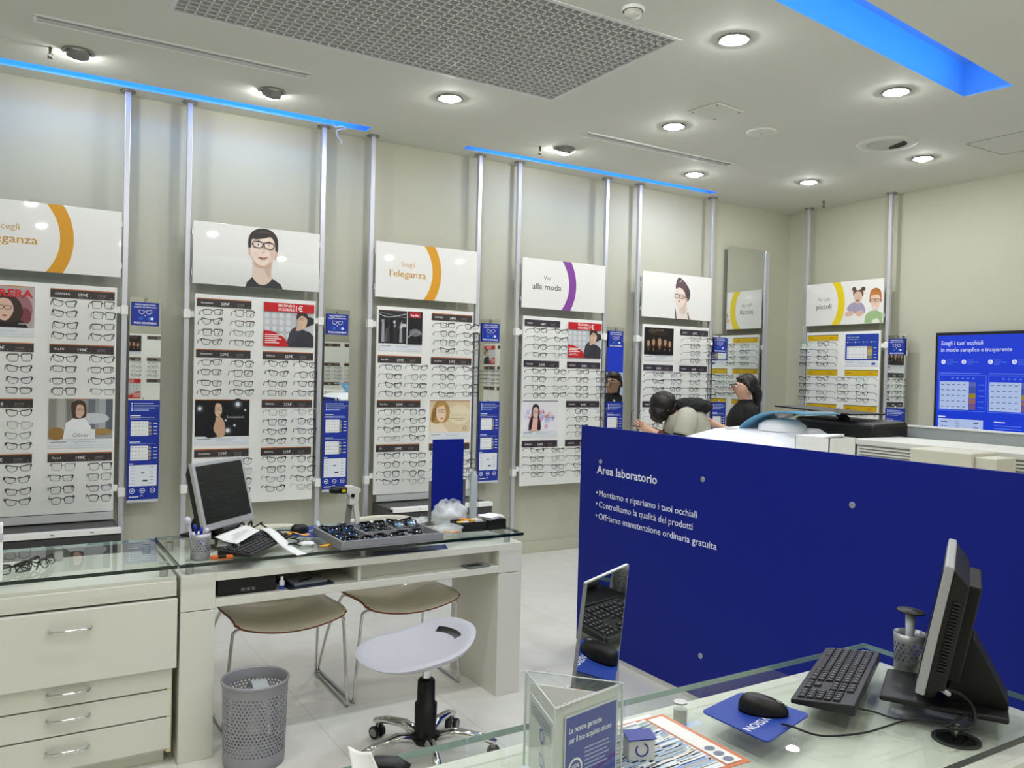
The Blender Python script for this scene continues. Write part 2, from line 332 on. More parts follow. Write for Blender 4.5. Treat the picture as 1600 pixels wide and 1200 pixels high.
# ---------------------------------------------------------------- the display wall
PITCH, XH0, W = 1.3055, 1.0778, .8703
YB = 5.86
ORG, YEL, PUR = '#d99a1c', '#e8cf1a', '#84409a'
DK, GR = '#3a3436', '#9a9a98'
SK, SKD = '#e6c9b3', '#cda68c'
def origin(k): return (XH0+k*PITCH, YB, 0), 0
KID = ((6.985, 5.643, 0), -PI/2)
# posts: one at each side of a bay
def post(name_where, loc, rz):
    t = thing('display_post', name_where, 'post', (loc[0], loc[1], 0), rz, 'aluminium posts from floor to ceiling')
    MB().box(-.017, -.017, 0, .017, .017, ZC-.008, M_alu).build('pole', t, bevel=.003)
    MB().cyl((0, 0, ZC-.010), (0, 0, ZC), .047, M_steel, n=28).build('ceiling_flange', t); MB().cyl((0, 0, 0), (0, 0, .008), .047, M_steel, n=28).build('floor_flange', t)
    for z in (.72, 1.9):
        MB().box(-.021, -.03, z-.03, .021, .019, z+.03, M_board).build('bracket', t, bevel=.004)
PW = ['right of the cropped orange-arc sign', 'left of the smiling-woman sign', 'right of the smiling-woman sign', 'left of the full orange-arc sign', 'right of the full orange-arc sign',
      'left of the purple-arc sign', 'right of the purple-arc sign', 'left of the upswept-hair woman sign', 'right of the upswept-hair woman sign']
i = 0
for k in range(-1, 4):
    for dx in (-.027, W+.027):
        if k == -1 and dx < 0: continue
        post('aluminium floor-to-ceiling post just '+PW[i], (XH0+k*PITCH+dx, YB+.04), 0); i += 1
post('aluminium floor-to-ceiling post just left of the yellow-arc kids sign', (KID[0][0]+.04, KID[0][1]+.027), -PI/2)
post('aluminium floor-to-ceiling post just right of the yellow-arc kids sign', (KID[0][0]+.04, KID[0][1]-W-.027), -PI/2)

def poly(q, pts, wv, c, n=4, rough=.45): return q.face(spl(pts, n), wv, ink(c, rough))
class Art:
    """a printed picture in local units: origin (u,v), scale s"""
    def __init__(s, q, u, v, sc, w=.0004, flip=1): s.q = q; s.u = u; s.v = v; s.s = sc; s.w = w; s.fl = flip
    def P(s, pts): return [(s.u+p[0]*s.s*s.fl, s.v+p[1]*s.s) for p in pts]
    def nx(s): s.w += .00025; return s.w
    def p(s, pts, c, smooth=True, n=4): s.q.face(spl(s.P(pts), n) if smooth else s.P(pts), s.nx(), ink(c))
    def e(s, cx, cy, rx, ry, c, a=0): s.q.ell(s.u+cx*s.s*s.fl, s.v+cy*s.s, rx*s.s, ry*s.s, s.nx(), ink(c), a=a)
    def l(s, pts, wd, c): s.q.line(spl(s.P(pts), 4, False), wd*s.s, s.nx(), ink(c))
    def frames(s, cx, cy, k, c='#181416', a=0):
        for d in (-1, 1):
            pts = [(-.30, .16), (0, .20), (.30, .17), (.33, 0), (.24, -.18), (0, -.22), (-.24, -.18), (-.33, 0)]
            P = [(cx+d*.37*k*math.cos(a)+x*k*math.cos(a)-y*k*math.sin(a), cy+d*.37*k*math.sin(a)+y*k*math.cos(a)+x*k*math.sin(a)) for x, y in pts]
            P = spl(s.P(P), 4); P.append(P[0]); s.q.line(P, .055*k*s.s, s.nx(), ink(c))
        s.l([(cx-.06*k, cy+.06*k), (cx+.06*k, cy+.06*k)], .06*k, c)
    def facebits(s, cx, cy, k, lip='#b0625c', eye='#4a3a34', side=0):
        for d in (-1, 1):
            s.e(cx+d*.34*k+side*k, cy+.02*k, .10*k, .045*k, '#f2ece6'); s.e(cx+d*.34*k+side*k, cy+.02*k, .045*k, .045*k, eye)
            s.p([(cx+d*.34*k-.18*k+side*k, cy+.24*k), (cx+d*.34*k+side*k, cy+.31*k), (cx+d*.34*k+.18*k+side*k, cy+.24*k), (cx+d*.34*k+side*k, cy+.27*k)], eye)
        s.l([(cx+.02*k+side*k, cy), (cx+.09*k+side*1.5*k, cy-.34*k), (cx-.04*k+side*k, cy-.37*k)], .035*k, SKD)
        s.p([(cx-.17*k+side*k, cy-.60*k), (cx+side*k, cy-.56*k), (cx+.17*k+side*k, cy-.58*k), (cx+side*k, cy-.68*k)], lip)

def sign_base(label, kind, loc, rz):
    t = thing('header_sign', label, 'sign', loc, rz, 'header signs above the frame boards')
    MB().box(0, 0, 2.1063, W, .012, 2.5254, M_sign).build('panel', t, bevel=.001)
    for u in (-.007, W+.001):
        for z in (2.16, 2.43): MB().box(u, .006, z, u+.006, .04, z+.04, M_alu).build('bracket', t)
    return t
def arc(t, cu, c, r=.40, th=.075):
    q = MB(); zc = 2.316; r1 = r; hh = .2091; vs = []; n = 24
    for j in range(n+1):
        v = -hh+2*hh*j/n; vs += [(cu+math.sqrt(r*r-v*v)-r, -.0008, zc+v), (cu+math.sqrt((r-th)**2-v*v)-r, -.0008, zc+v)]
    q.add(vs, [(2*k, 2*k+1, 2*k+3, 2*k+2) for k in range(n)], ink(c)); q.build('printed_arc', t)
def words(t, a, b, cu, c1, c2, wa, wb, va=2.350, vb=2.270, sa=.052, sb=.072):
    q = MB(); q.text(a, cu, va, sa, .0008, ink(c1), 'c', 0, wa); q.text(b, cu, vb, sb, .0008, ink(c2), 'c', .006, wb); q.build('lettering', t)
t = sign_base('white sign with orange arc cut off by the left photo edge', 0, *origin(-1)); arc(t, .60, ORG); words(t, 'Scegli', "l'eleganza", .245, '#c99a55', '#c9922e', .125, .32)
t = sign_base('white sign with full orange arc and two words in the middle of the wall', 0, *origin(1)); arc(t, .55, ORG); words(t, 'Scegli', "l'eleganza", .265, '#c99a55', '#c9922e', .115, .305)
t = sign_base('white sign with purple arc and dark lettering', 0, *origin(2)); arc(t, .555, PUR); words(t, 'Vivi', 'alla moda', .25, '#6a5a70', '#554a5c', .07, .295)
t = sign_base('white sign with yellow arc and two laughing children in glasses', 0, *KID); arc(t, .455, YEL); words(t, 'Per i più', 'piccoli', .215, '#8a8a96', '#50505c', .135, .18)
q = MB(); A = Art(q, .60, 2.31, .1)
A.p([(-1.2, -.6), (-.9, -.1), (-.5, .05), (.1, .05), (.6, -.2), (.85, -.9), (.4, -1.1), (-.4, -1.0)], '#a79fb8'); A.p([(-1.3, -.9), (-.6, -.75), (-.5, -1.1), (-.9, -1.25), (-1.35, -1.2)], '#d9b69c'); A.p([(.0, -.8), (.5, -.75), (.5, -1.2), (.0, -1.3), (-.2, -1.0)], '#d9b69c')
A.p([(-.55, 1.1), (-.35, 1.3), (0, 1.2), (.35, 1.3), (.55, 1.05), (.5, .6), (-.4, .6)], '#6b5344'); A.e(-.45, 1.35, .22, .2, '#5a4438'); A.e(.55, 1.3, .24, .2, '#5a4438')
A.p([(-.42, .8), (-.2, 1.05), (.2, 1.05), (.42, .8), (.38, .3), (.1, -.05), (-.15, -.05), (-.4, .3)], '#e2bda4'); A.facebits(0, .62, .48, '#8a3a36'); A.e(0, .27, .17, .13, '#7a2c2c'); A.e(0, .31, .13, .04, '#f5f0ec'); A.frames(0, .66, .5, '#d7d2d4')
q.build('photo_girl', t)
q = MB(); A = Art(q, .785, 2.29, .1)
A.p([(-1.1, -1.8), (-1.0, -1.0), (-.5, -.65), (.1, -.6), (.8, -.9), (.8, -1.8)], '#9dbb86', False); A.p([(-.3, -1.75), (-.1, -1.45), (.3, -1.4), (.5, -1.75)], '#e6ecdc')
A.p([(-.6, .7), (-.45, 1.3), (.1, 1.5), (.55, 1.2), (.65, .6), (.55, .1), (-.5, .1)], '#b06e38'); A.p([(-.5, .6), (-.3, .9), (.3, .95), (.52, .55), (.45, -.1), (.15, -.6), (-.15, -.6), (-.42, -.1)], '#edcbb2')
A.p([(-.55, .75), (-.2, 1.15), (.3, 1.1), (.55, .7), (.2, .85), (-.2, .82)], '#c07c3e'); A.facebits(0, .3, .5, '#c08878'); A.frames(0, .34, .62, '#161317'); A.p([(-.25, -.25), (.2, -.28), (.22, -.5), (-.2, -.5)], '#e9d6cc'); q.build('photo_boy', t)
# photo sign: smiling woman looking up
t = sign_base('photo sign of a dark-haired smiling woman in glasses looking up', 0, *origin(0))
q = MB(); A = Art(q, .463, 2.36, .1, .0003)
for k in range(9): q.rect(.001, 2.1068, W-.001, 2.30-.021*k, A.nx(), ink('#%02x%02x%02x' % (234-k*2, 234-k*2, 231-k*2)))
A.p([(-1.15, -2.53), (-1.05, -2.2), (-.62, -1.75), (0, -2.05), (.62, -1.78), (1.3, -2.2), (1.45, -2.53)], '#35343a', False)
A.p([(-.62, -1.4), (-.58, -.2), (.62, -.2), (.60, -1.3), (.66, -1.85), (.35, -2.22), (0, -2.34), (-.35, -2.22), (-.68, -1.8)], '#e0c9b8'); A.p([(.05, -.95), (.58, -.6), (.60, -1.2), (.50, -1.8), (.25, -1.5)], '#cdb09c'); A.p([(-.56, -.75), (0, -1.0), (.58, -.7), (.5, -1.1), (0, -1.2), (-.5, -1.05)], '#cbac98')
A.p([(-.95, .1), (-1.0, .8), (-.7, 1.35), (-.1, 1.6), (.55, 1.5), (.98, 1.05), (1.05, .3), (.92, -.35), (.6, 0), (-.7, .2)], '#38302f'); A.e(-.86, -.05, .12, .24, '#dfc2ae'); A.e(.90, -.15, .12, .26, '#d8b8a4'); A.e(.92, -.42, .04, .07, '#8a6a60')
A.p([(-.82, .5), (-.6, 1.0), (0, 1.2), (.6, 1.0), (.84, .5), (.80, -.3), (.45, -.82), (.05, -1.02), (-.40, -.88), (-.78, -.35)], '#efdacb'); A.p([(.45, .1), (.80, .4), (.79, -.3), (.45, -.8), (.15, -.98), (.5, -.5)], '#e2c5b2'); A.e(-.45, -.2, .22, .16, '#f0d2c4')
A.p([(-.95, .35), (-.98, .85), (-.55, 1.42), (.1, 1.55), (.7, 1.3), (1.0, .75), (.98, .25), (.84, .75), (.55, 1.05), (.05, .92), (-.45, .80), (-.82, .78)], '#38302f'); A.p([(-.5, 1.25), (.0, 1.42), (.5, 1.28), (.05, 1.30)], '#5a4c48')
for d in (-1, 1):
    x = .03+d*.37; A.p([(x-.15, .40), (x-.05, .48), (x+.08, .48), (x+.16, .42), (x+.06, .36), (x-.07, .36)], '#f6f2ee'); A.e(x+.01, .445, .055, .05, '#3a2c26'); A.p([(x-.2, .66), (x, .74), (x+.2, .68), (x, .69)], '#6a544c')
A.l([(.0, .40), (.10, .02), (.0, -.10), (-.08, -.06)], .035, '#c8a48e'); A.e(-.03, -.10, .03, .02, '#a87a66'); A.e(.10, -.10, .03, .02, '#a87a66')
A.p([(-.32, -.42), (-.1, -.40), (.03, -.43), (.18, -.40), (.36, -.38), (.16, -.52), (0, -.56), (-.16, -.53)], '#b9736a'); A.l([(-.32, -.42), (.02, -.46), (.36, -.38)], .025, '#7e463f')
A.frames(.03, .44, 1.06, '#231d20', -.05); A.l([(-.64, .50), (-.86, .42)], .05, '#231d20'); q.build('photo_woman', t)
# photo sign: woman with upswept hair
t = sign_base('photo sign of a woman with upswept hair and bare shoulders', 0, *origin(3))
q = MB(); q.rect(0, 2.20, W, 2.30, .0004, ink('#e6e6e2')); A = Art(q, .47, 2.30, .1, .0006)
A.p([(-.75, -1.93), (-.55, -1.4), (.0, -1.0), (.35, -.55), (1.0, -.9), (1.3, -1.5), (1.5, -1.93)], '#e9dcd2', False); A.p([(-.6, -1.93), (-.7, -1.0), (-.62, -1.0), (-.45, -1.93)], '#3a3238', False); A.p([(1.05, -1.93), (.9, -1.3), (.98, -1.28), (1.2, -1.93)], '#3a3238', False)
A.p([(-.1, -1.3), (0, -.4), (.7, -.3), (.75, -.9), (.6, -1.4)], '#d8c4b6')
A.p([(-.6, .9), (-.55, 1.55), (-.3, 1.95), (.1, 1.85), (.6, 1.5), (1.1, .9), (1.2, .3), (.95, -.2), (.6, -.1), (.2, .6)], '#54424a')
A.e(.72, -.1, .13, .25, '#d6b8a6'); A.p([(-.58, .7), (-.35, 1.0), (.1, .95), (.5, .6), (.6, 0), (.4, -.6), (-.1, -.95), (-.35, -.9), (-.52, -.4), (-.62, .1)], '#ecdacd')
A.p([(-.5, 1.0), (-.5, 1.5), (-.2, 1.8), (.2, 1.7), (.7, 1.2), (.6, .8), (.1, 1.05)], '#66525a'); A.e(-.05, 1.62, .2, .06, '#b8aaae', .6); A.facebits(-.15, .15, .68, '#7a3844', side=-.06); A.frames(-.18, .2, .85, '#6a4a4a', -.05); A.l([(.2, .22), (.7, .05)], .05, '#6a4a4a'); q.build('photo_woman', t)

# ---- boards: two columns of four blocks
ST = [2.010, 1.666, 1.326, .988]
CU = [(.033, .393), (.477, .837)]
SEC = ['topmost', 'second', 'third', 'lowest']
def strip(t, col, sec, c_bar, c_line, brand, p1, p2, dark=True):
    u0, u1 = CU[col]; z1 = ST[sec]; z0 = z1-.056
    o = MB().box(u0, -.0035, z0, u1, 0, z1, ink(c_bar)).box(u0, -.0038, z1-.006, u1, 0, z1, ink(c_line)).build('price_strip', t)
    q = MB(); fg = '#f2f0ee' if dark else '#3a2a10'; fg2 = '#8c8688' if dark else '#a8541c'
    if brand == 'check': q.face(spl([(u0+.03, z0+.026), (u0+.045, z0+.016), (u0+.085, z0+.036), (u0+.045, z0+.023)], 4), .0045, ink(fg))
    else: q.text(brand, u0+.025, z0+.019, .019, .0045, ink(fg), 'l', .002)
    if p1: q.text(p1, u0+.155, z0+.014, .027, .0045, ink(fg if dark else fg2), 'l', .006)
    if p2: q.text(p2, u0+.262, z0+.014, .024, .0045, ink(fg2), 'l')
    if p1: q.rect(u0+.155, z0+.007, u0+.205, z0+.009, .0045, ink(fg2)); q.rect(u0+.222, z0+.007, u0+.228, z0+.013, .0045, ink(fg2)); q.rect(u0+.262, z0+.007, u0+.30, z0+.009, .0045, ink(fg2)); q.rect(u0+.335, z0+.007, u0+.341, z0+.013, .0045, ink(fg2))
    q.build('lettering', o)
def poster(t, col, sec, line=None, foot=True, bg='#808080'):
    u0, u1 = CU[col]; z1 = ST[sec]; z0 = z1-.308
    q = MB(); q.box(u0, -.003, z0, u1, 0, z1, ink('#dfe2e6'))
    zz = z0+.055 if foot else z0
    q.rect(u0, zz, u1, z1, .0032, ink(bg))
    if line: q.rect(u0, z1-.006, u1, z1, .0036, ink(line))
    if foot:
        q.rect(u0+.015, z0+.035, u0+.10, z0+.039, .0034, ink('#6a6a70')); q.rect(u0+.14, z0+.035, u0+.27, z0+.038, .0034, ink('#a8b4c4')); q.rect(u0+.14, z0+.026, u0+.25, z0+.028, .0034, ink('#a8b4c4')); q.rect(u0, z0+.012, u1, z0+.014, .0034, ink('#b9c6d6'))
    A = Art(q, u0, zz, .1, .0034); A.h = (z1-zz)*10; return q, A
def clipbox(A):     # posters are .36 x A.h
    return 3.6, A.h
def p_promo(t, col, sec):
    u0, u1 = CU[col]; q, A = poster(t, col, sec, None, False, '#c3c5c9'); h = 3.08
    for j in range(4):
        for i in range(4): A.e(.25+i*.5, 2.2-j*.48, .17, .20, '#d9dbde')
    A.p([(2.9, 1.4), (3.6, 1.7), (3.6, 2.1), (3.0, 2.25)], '#26262a', False)
    A.p([(1.75, 0), (1.8, .7), (2.1, 1.1), (2.8, 1.25), (3.3, 1.1), (3.6, .8), (3.6, 0)], '#33333a', False); A.p([(1.7, .2), (1.9, 1.1), (2.35, 1.45), (2.5, 1.1), (2.2, .4)], '#3c3c44')
    A.p([(2.4, 1.7), (2.35, 2.2), (2.65, 2.42), (3.05, 2.3), (3.1, 1.8), (2.95, 1.4), (2.6, 1.3)], '#d8b8a0'); A.p([(2.35, 2.0), (2.4, 2.4), (2.75, 2.55), (3.1, 2.4), (3.2, 1.9), (3.0, 2.1), (2.7, 2.25)], '#3a2c26'); A.p([(2.3, 1.2), (2.45, 1.6), (2.7, 1.75), (2.75, 1.5), (2.6, 1.2)], '#d2ae94'); A.frames(2.62, 2.02, .36, '#181416')
    c = '#c4161e'; P = [(0, 0)]+[(1.75*math.cos(a), 1.12*math.sin(a)) for a in [k*PI/24 for k in range(13)]]; A.p(P, c, False)
    for j, wd in enumerate([1.1, .95, 1.15, .8, 1.0]): A.p([(.1, .78-j*.14), (.1+wd, .78-j*.14), (.1+wd, .84-j*.14), (.1, .84-j*.14)], '#f6e2e0', False)
    A.p([(0, 2.45), (3.6, 2.45), (3.6, 3.08), (0, 3.08)], c, False); z0 = ST[sec]-.308
    q.text('SECONDO', u0+.215, z0+.281, .026, A.nx(), ink('#ffffff'), 'r', .012, .115); q.text('OCCHIALE', u0+.215, z0+.253, .026, A.w, ink('#ffffff'), 'r', .012, .115); q.text('1€', u0+.225, z0+.254, .056, A.w, ink('#ffffff'), 'l', .014, .05)
    q.build('promotion_poster', t)['label'] = 'red and grey promotion poster with a man in black'
def p_cafe(t, col, sec):
    q, A = poster(t, col, sec, '#b06a30', True, '#9a9c9a'); h = A.h
    for x, c in [(0, '#8d8a80'), (.5, '#b0aea6'), (1.0, '#7a7a74'), (2.2, '#70747a'), (2.8, '#a9aeb4'), (3.2, '#5f646c')]: A.p([(x, .5), (x+.4, .5), (x+.4, h), (x, h)], c, False)
    A.e(2.5, 1.3, .9, .35, '#c8ccd0'); A.e(.45, .35, .45, .4, '#9a7440'); A.e(3.0, .45, .6, .2, '#a8874c')
    A.p([(.8, 0), (.95, 1.0), (1.4, 1.35), (2.0, 1.3), (2.35, .8), (2.5, 0)], '#ecebee', False); A.p([(1.3, 1.6), (1.25, 2.2), (1.6, 2.45), (2.0, 2.3), (2.1, 1.7), (2.0, 1.35), (1.4, 1.3)], '#4a342c'); A.p([(1.5, 1.8), (1.6, 2.15), (1.9, 2.1), (1.98, 1.7), (1.8, 1.35), (1.55, 1.4)], '#d4ae98'); A.frames(1.72, 1.88, .36)
    A.p([(1.0, 0), (1.0, .62), (2.6, .62), (2.6, 0)], '#e6e8ea', False); q.text('Oliver', CU[col][0]+.18, ST[sec]-.308+.055+.012, .036, A.nx(), ink('#707478'), 'c'); q.build('photo_poster', t)['label'] = 'photo poster of a woman in white at a café'
def p_night(t, col, sec):
    u0 = CU[col][0]; q, A = poster(t, col, sec, '#b0742c', True, '#0b0b0f'); h = A.h
    for x, y, s in [(.3, 1.9, .16), (2.8, 2.2, .20), (2.15, .4, .18), (3.3, 1.8, .07), (2.0, 1.1, .07), (2.6, .75, .08)]:
        A.e(x, y, s*2, s*2, '#262a30'); A.e(x, y, s*1.2, s*1.2, '#6f767c'); A.e(x, y, s*.7, s*.7, '#e8eef2')
    A.p([(1.05, 0), (1.1, .9), (1.3, 1.3), (1.7, 1.3), (1.95, .8), (1.9, .05)], '#c8a283'); A.p([(.7, 0), (.85, .9), (1.15, 1.35), (1.35, 1.2), (1.2, .5), (1.45, 0)], '#08080a'); A.p([(1.15, 1.5), (1.2, 2.3), (1.55, 2.45), (1.8, 2.1), (1.75, 1.6), (1.5, 1.3)], '#14100f'); A.p([(1.3, 1.5), (1.32, 2.2), (1.65, 2.2), (1.75, 1.75), (1.6, 1.35)], '#d8b89c'); A.frames(1.5, 1.9, .36, '#2a1412'); A.p([(1.5, 1.5), (1.6, 1.52), (1.68, 1.5), (1.6, 1.44)], '#8a2a2a')
    q.text('Sensazioni', u0+.205, ST[sec]-.308+.055+.125, .026, A.nx(), ink('#b8b8bc'), 'l', 0, .115); q.build('photo_poster', t)['label'] = 'dark photo poster of a woman in a black dress'
def p_street(t, col, sec):
    u0 = CU[col][0]; q, A = poster(t, col, sec, '#6a3424', True, '#2a2a2e'); h = A.h
    random.seed(4)
    for k in range(16):
        x = random.uniform(.1, 1.9); A.p([(x, .1), (x+.25, .1), (x+.2, random.uniform(.8, 2.0)), (x+.03, random.uniform(.8, 2.0))], random.choice(['#3c3c42', '#0e0e12', '#18181c', '#9a9aa0', '#5a5a60', '#101014']), False)
    for k in range(7): A.e(random.uniform(.2, 2.0), random.uniform(1.2, 1.9), .10, .13, random.choice(['#c4c4c8', '#8a8a8e', '#1a1a1c']))
    A.l([(0, 2.2), (.8, 2.0), (2.2, 2.3)], .06, '#b8b8bc'); A.l([(0, 2.35), (1.2, 2.15), (2.2, 2.0)], .04, '#8a8a8e'); A.p([(1.9, 1.3), (2.25, 1.3), (2.25, 1.55), (1.9, 1.55)], '#c8c8cc', False)
    A.p([(2.28, 0), (2.34, 0), (2.34, h), (2.28, h)], '#e8e8ea', False); A.p([(2.34, 0), (3.6, 0), (3.6, h), (2.34, h)], '#161619', False); A.e(3.0, .9, .5, .3, '#6f7078'); A.l([(2.4, .5), (3.0, 1.0), (3.55, .8)], .1, '#8f9098'); A.p([(2.5, 2.05), (3.4, 2.05), (3.4, 2.5), (2.5, 2.5)], '#b01822', False)
    q.text('Ray-Ban', u0+.295, ST[sec]-.308+.055+.216, .022, A.nx(), ink('#ffffff'), 'c', .01, .07); q.build('photo_poster', t)['label'] = 'black and white street photo poster with a red tag'
def p_blonde(t, col, sec):
    u0 = CU[col][0]; q, A = poster(t, col, sec, '#b4652e', True, '#dcc9a4'); h = A.h
    A.e(2.6, 1.4, 1.0, .8, '#e6d8ba'); A.p([(.05, 0), (.1, .8), (.5, 1.0), (1.2, .6), (1.7, 0)], '#ecdcc4', False); A.p([(.1, .9), (.25, 1.9), (.7, 2.5), (1.4, 2.4), (1.75, 1.7), (1.6, 1.0), (1.3, .8), (.6, .7)], '#b58a4c'); A.p([(.15, 1.0), (.3, 1.8), (.55, 1.9), (.45, 1.0)], '#8c6632')
    A.p([(.6, 1.2), (.6, 2.0), (1.0, 2.25), (1.35, 1.9), (1.4, 1.3), (1.15, .85), (.85, .85)], '#ecd0b4'); A.frames(1.02, 1.68, .48, '#1c1814', -.08); A.p([(.92, 1.12), (1.05, 1.15), (1.2, 1.12), (1.06, 1.05)], '#b05a50'); A.p([(.5, 1.9), (.9, 2.35), (1.4, 2.2), (1.1, 2.1), (.75, 2.0)], '#c79a58')
    for x0, x1, y in [(1.9, 3.3, 1.35), (1.7, 3.1, 1.1), (2.2, 2.9, .95)]: A.p([(x0, y), (x1, y), (x1, y+.03), (x0, y+.03)], '#c0a070', False)
    q.ring(u0+.31, ST[sec]-.308+.055+.03, .014, .017, A.nx(), ink('#5a4a30')); q.build('photo_poster', t)['label'] = 'sepia photo poster of a blonde woman'
def p_splash(t, col, sec):
    q, A = poster(t, col, sec, '#2c2430', True, '#ece8ee'); h = A.h; random.seed(9)
    for k in range(38):
        x, y = random.gauss(1.5, .9), random.gauss(1.0, .5)
        if .25 < x < 3.3 and .25 < y < 2.2: A.e(x, y, random.uniform(.06, .22), random.uniform(.06, .25), random.choice(['#e0a8c8', '#c4b0e0', '#a8bcec', '#e88a70', '#d46a9a', '#d8d0f0', '#f0c0b0']), random.random()*3)
    A.p([(.7, 0), (.85, .9), (1.2, 1.1), (1.6, .9), (1.8, 0)], '#e8b4a8', False); A.p([(.95, 1.2), (.95, 2.0), (1.25, 2.25), (1.6, 2.0), (1.6, 1.2)], '#2c2028'); A.p([(.6, .1), (.7, .9), (1.0, 1.3), (.95, .6), (.85, .1)], '#2c2028'); A.p([(1.45, .1), (1.5, .8), (1.5, 1.4), (1.75, .8), (1.8, .1)], '#2c2028')
    A.p([(1.0, 1.3), (1.02, 1.85), (1.3, 2.0), (1.5, 1.8), (1.48, 1.25), (1.25, 1.05)], '#e6c0ae'); A.frames(1.22, 1.6, .38, '#140f14'); A.p([(2.3, 1.08), (3.2, 1.08), (3.2, 1.11), (2.3, 1.11)], '#7a5a80', False); A.p([(2.2, 1.25), (3.3, 1.25), (3.3, 1.27), (2.2, 1.27)], '#a48aa8', False); q.build('photo_poster', t)['label'] = 'photo poster of a woman with braids among colour splashes'
def p_five(t, col, sec):
    u0 = CU[col][0]; q, A = poster(t, col, sec, None, True, '#17120f'); A.e(1.8, 2.1, 1.2, .3, '#2c221a'); A.e(1.0, 2.2, .5, .2, '#4a3c2c')
    for x, y, s in [(.5, 1.0, .85), (3.1, 1.0, .85), (1.1, 1.1, .9), (2.5, 1.1, .9), (1.8, 1.1, 1.15)]:
        A.p([(x-.45*s, 0), (x-.4*s, .5*s), (x-.1, .75*s), (x+.1, .75*s), (x+.4*s, .5*s), (x+.45*s, 0)], '#0c0a0a', False); A.p([(x-.3*s, y-.35*s), (x-.28*s, y+.3*s), (x, y+.5*s), (x+.28*s, y+.3*s), (x+.3*s, y-.35*s)], '#3c261c'); A.p([(x-.17*s, y), (x-.12*s, y+.33*s), (x+.12*s, y+.33*s), (x+.17*s, y), (x, y-.3*s)], '#c09a76'); A.frames(x, y+.12*s, .23*s, '#120d0c'); A.p([(x-.07*s, .62*s), (x, .72*s), (x+.07*s, .62*s), (x, .40*s)], '#9a7656')
    q.text('VOGUE', u0+.18, ST[sec]-.308+.055+.222, .026, A.nx(), ink('#8a8078'), 'c'); q.build('photo_poster', t)['label'] = 'dark photo poster of five women in glasses'
def p_red(t, col, sec):
    u0 = CU[col][0]; q, A = poster(t, col, sec, '#c08a3a', True, '#b8a8a8'); h = A.h
    A.e(2.9, 1.1, .6, .9, '#9c6a6e'); A.e(.6, 1.4, .5, .8, '#8a5a5c'); A.e(3.1, .7, .35, .5, '#7c3c44'); A.p([(1.0, 0), (1.1, .5), (1.5, .7), (2.6, .65), (3.1, .3), (3.3, 0)], '#1e1416', False); A.p([(1.3, .6), (1.2, 1.4), (1.5, 1.95), (2.2, 2.05), (2.8, 1.6), (3.0, .9), (2.7, .4), (1.7, .3)], '#3a2822'); A.p([(1.6, .7), (1.55, 1.4), (1.9, 1.75), (2.35, 1.6), (2.5, 1.0), (2.2, .45), (1.85, .45)], '#dcb8a4'); A.frames(2.0, 1.2, .55, '#201416', -.06); A.p([(1.9, .72), (2.05, .75), (2.2, .72), (2.05, .64)], '#a04a44')
    q.text('CARRERA', u0+.352, ST[sec]-.308+.055+.186, .062, A.nx(), ink('#d0262c'), 'r', .03, .33); q.text('CARRERA', u0+.3, ST[sec]-.308+.055+.02, .012, A.w, ink('#e8e8e8'), 'c'); q.build('photo_poster', t)['label'] = 'photo poster with big red lettering over a woman'
def table(q, u0, v0, u1, v1, wv, colr=True, rows=4):
    q.rect(u0, v0, u1, v1, wv, ink('#e9ebec'))
    for r in range(rows):
        y = v0+(v1-v0)*(r+.5)/rows; h = (v1-v0)/rows
        for k in range(5): q.rect(u0+.006+(u1-u0)*.19*k, y-.0015, u0+.006+(u1-u0)*(.19*k+.10), y+.0015, wv+.0003, ink('#8a8e98'))
def p_list(t, col, sec):
    u0, u1 = CU[col]; z1 = ST[sec]; q, A = poster(t, col, sec, None, True, '#1c3ea2'); z0 = z1-.308
    q.text('Scegli i tuoi occhiali', u0+.02, z1-.035, .017, .0040, ink('#dfe6f4'), 'l', .01); q.text('in modo trasparente', u0+.02, z1-.055, .015, .0040, ink('#dfe6f4'))
    for k in range(4): q.ell(u0+.025+k*.085, z1-.077, .006, .006, .004, ink('#e8eef8')); q.rect(u0+.035+k*.085, z1-.079, u0+.08+k*.085, z1-.075, .004, ink('#9ab0e0'))
    table(q, u0+.02, z0+.07, u0+.24, z0+.19, .004); 
    for k, c in enumerate(['#8a8a70', '#b8a878', '#c8b060', '#a08a50']): q.rect(u0+.245, z0+.07+k*.03, u0+.295, z0+.098+k*.03, .004, ink(c)); q.rect(u0+.31, z0+.08+k*.03, u0+.34, z0+.084+k*.03, .004, ink('#dfe6f4'))
    q.rect(u0+.29, z0+.012, u0+.33, z0+.035, .004, ink('#3c5cae')); q.build('price_poster', t)['label'] = 'blue printed price poster'

# ---- spectacle frames
GM = {'black': mat('frame_black', '#1c1a1c', .3), 'brown': mat('frame_brown', '#38241c', .3, var=.4, vs=60), 'grey': mat('frame_grey', '#6d6f74', .3, .6), 'violet': mat('frame_violet', '#40304a', .35),
      'silver': mat('frame_silver', '#a9abac', .25, .8), 'blue': mat('frame_blue', '#27406e', .35), 'green': mat('frame_green', '#86b8a4', .35), 'red': mat('frame_red', '#9a3a34', .35)}
SHP = {'rectangular': ([(-.026, .013), (0, .016), (.025, .015), (.027, .0), (.021, -.015), (0, -.018), (-.021, -.016), (-.026, -.002)], 1.0),
       'rounded': ([(-.023, .013), (0, .020), (.023, .014), (.026, -.002), (.018, -.019), (0, -.023), (-.018, -.019), (-.025, -.003)], .95),
       'cat-eye': ([(-.025, .011), (0, .015), (.029, .021), (.028, .003), (.018, -.015), (-.004, -.019), (-.021, -.013), (-.026, .0)], 1.0),
       'square': ([(-.024, .019), (0, .020), (.026, .019), (.027, .0), (.022, -.019), (0, -.022), (-.021, -.019), (-.025, .0)], 1.0)}
_G = {}
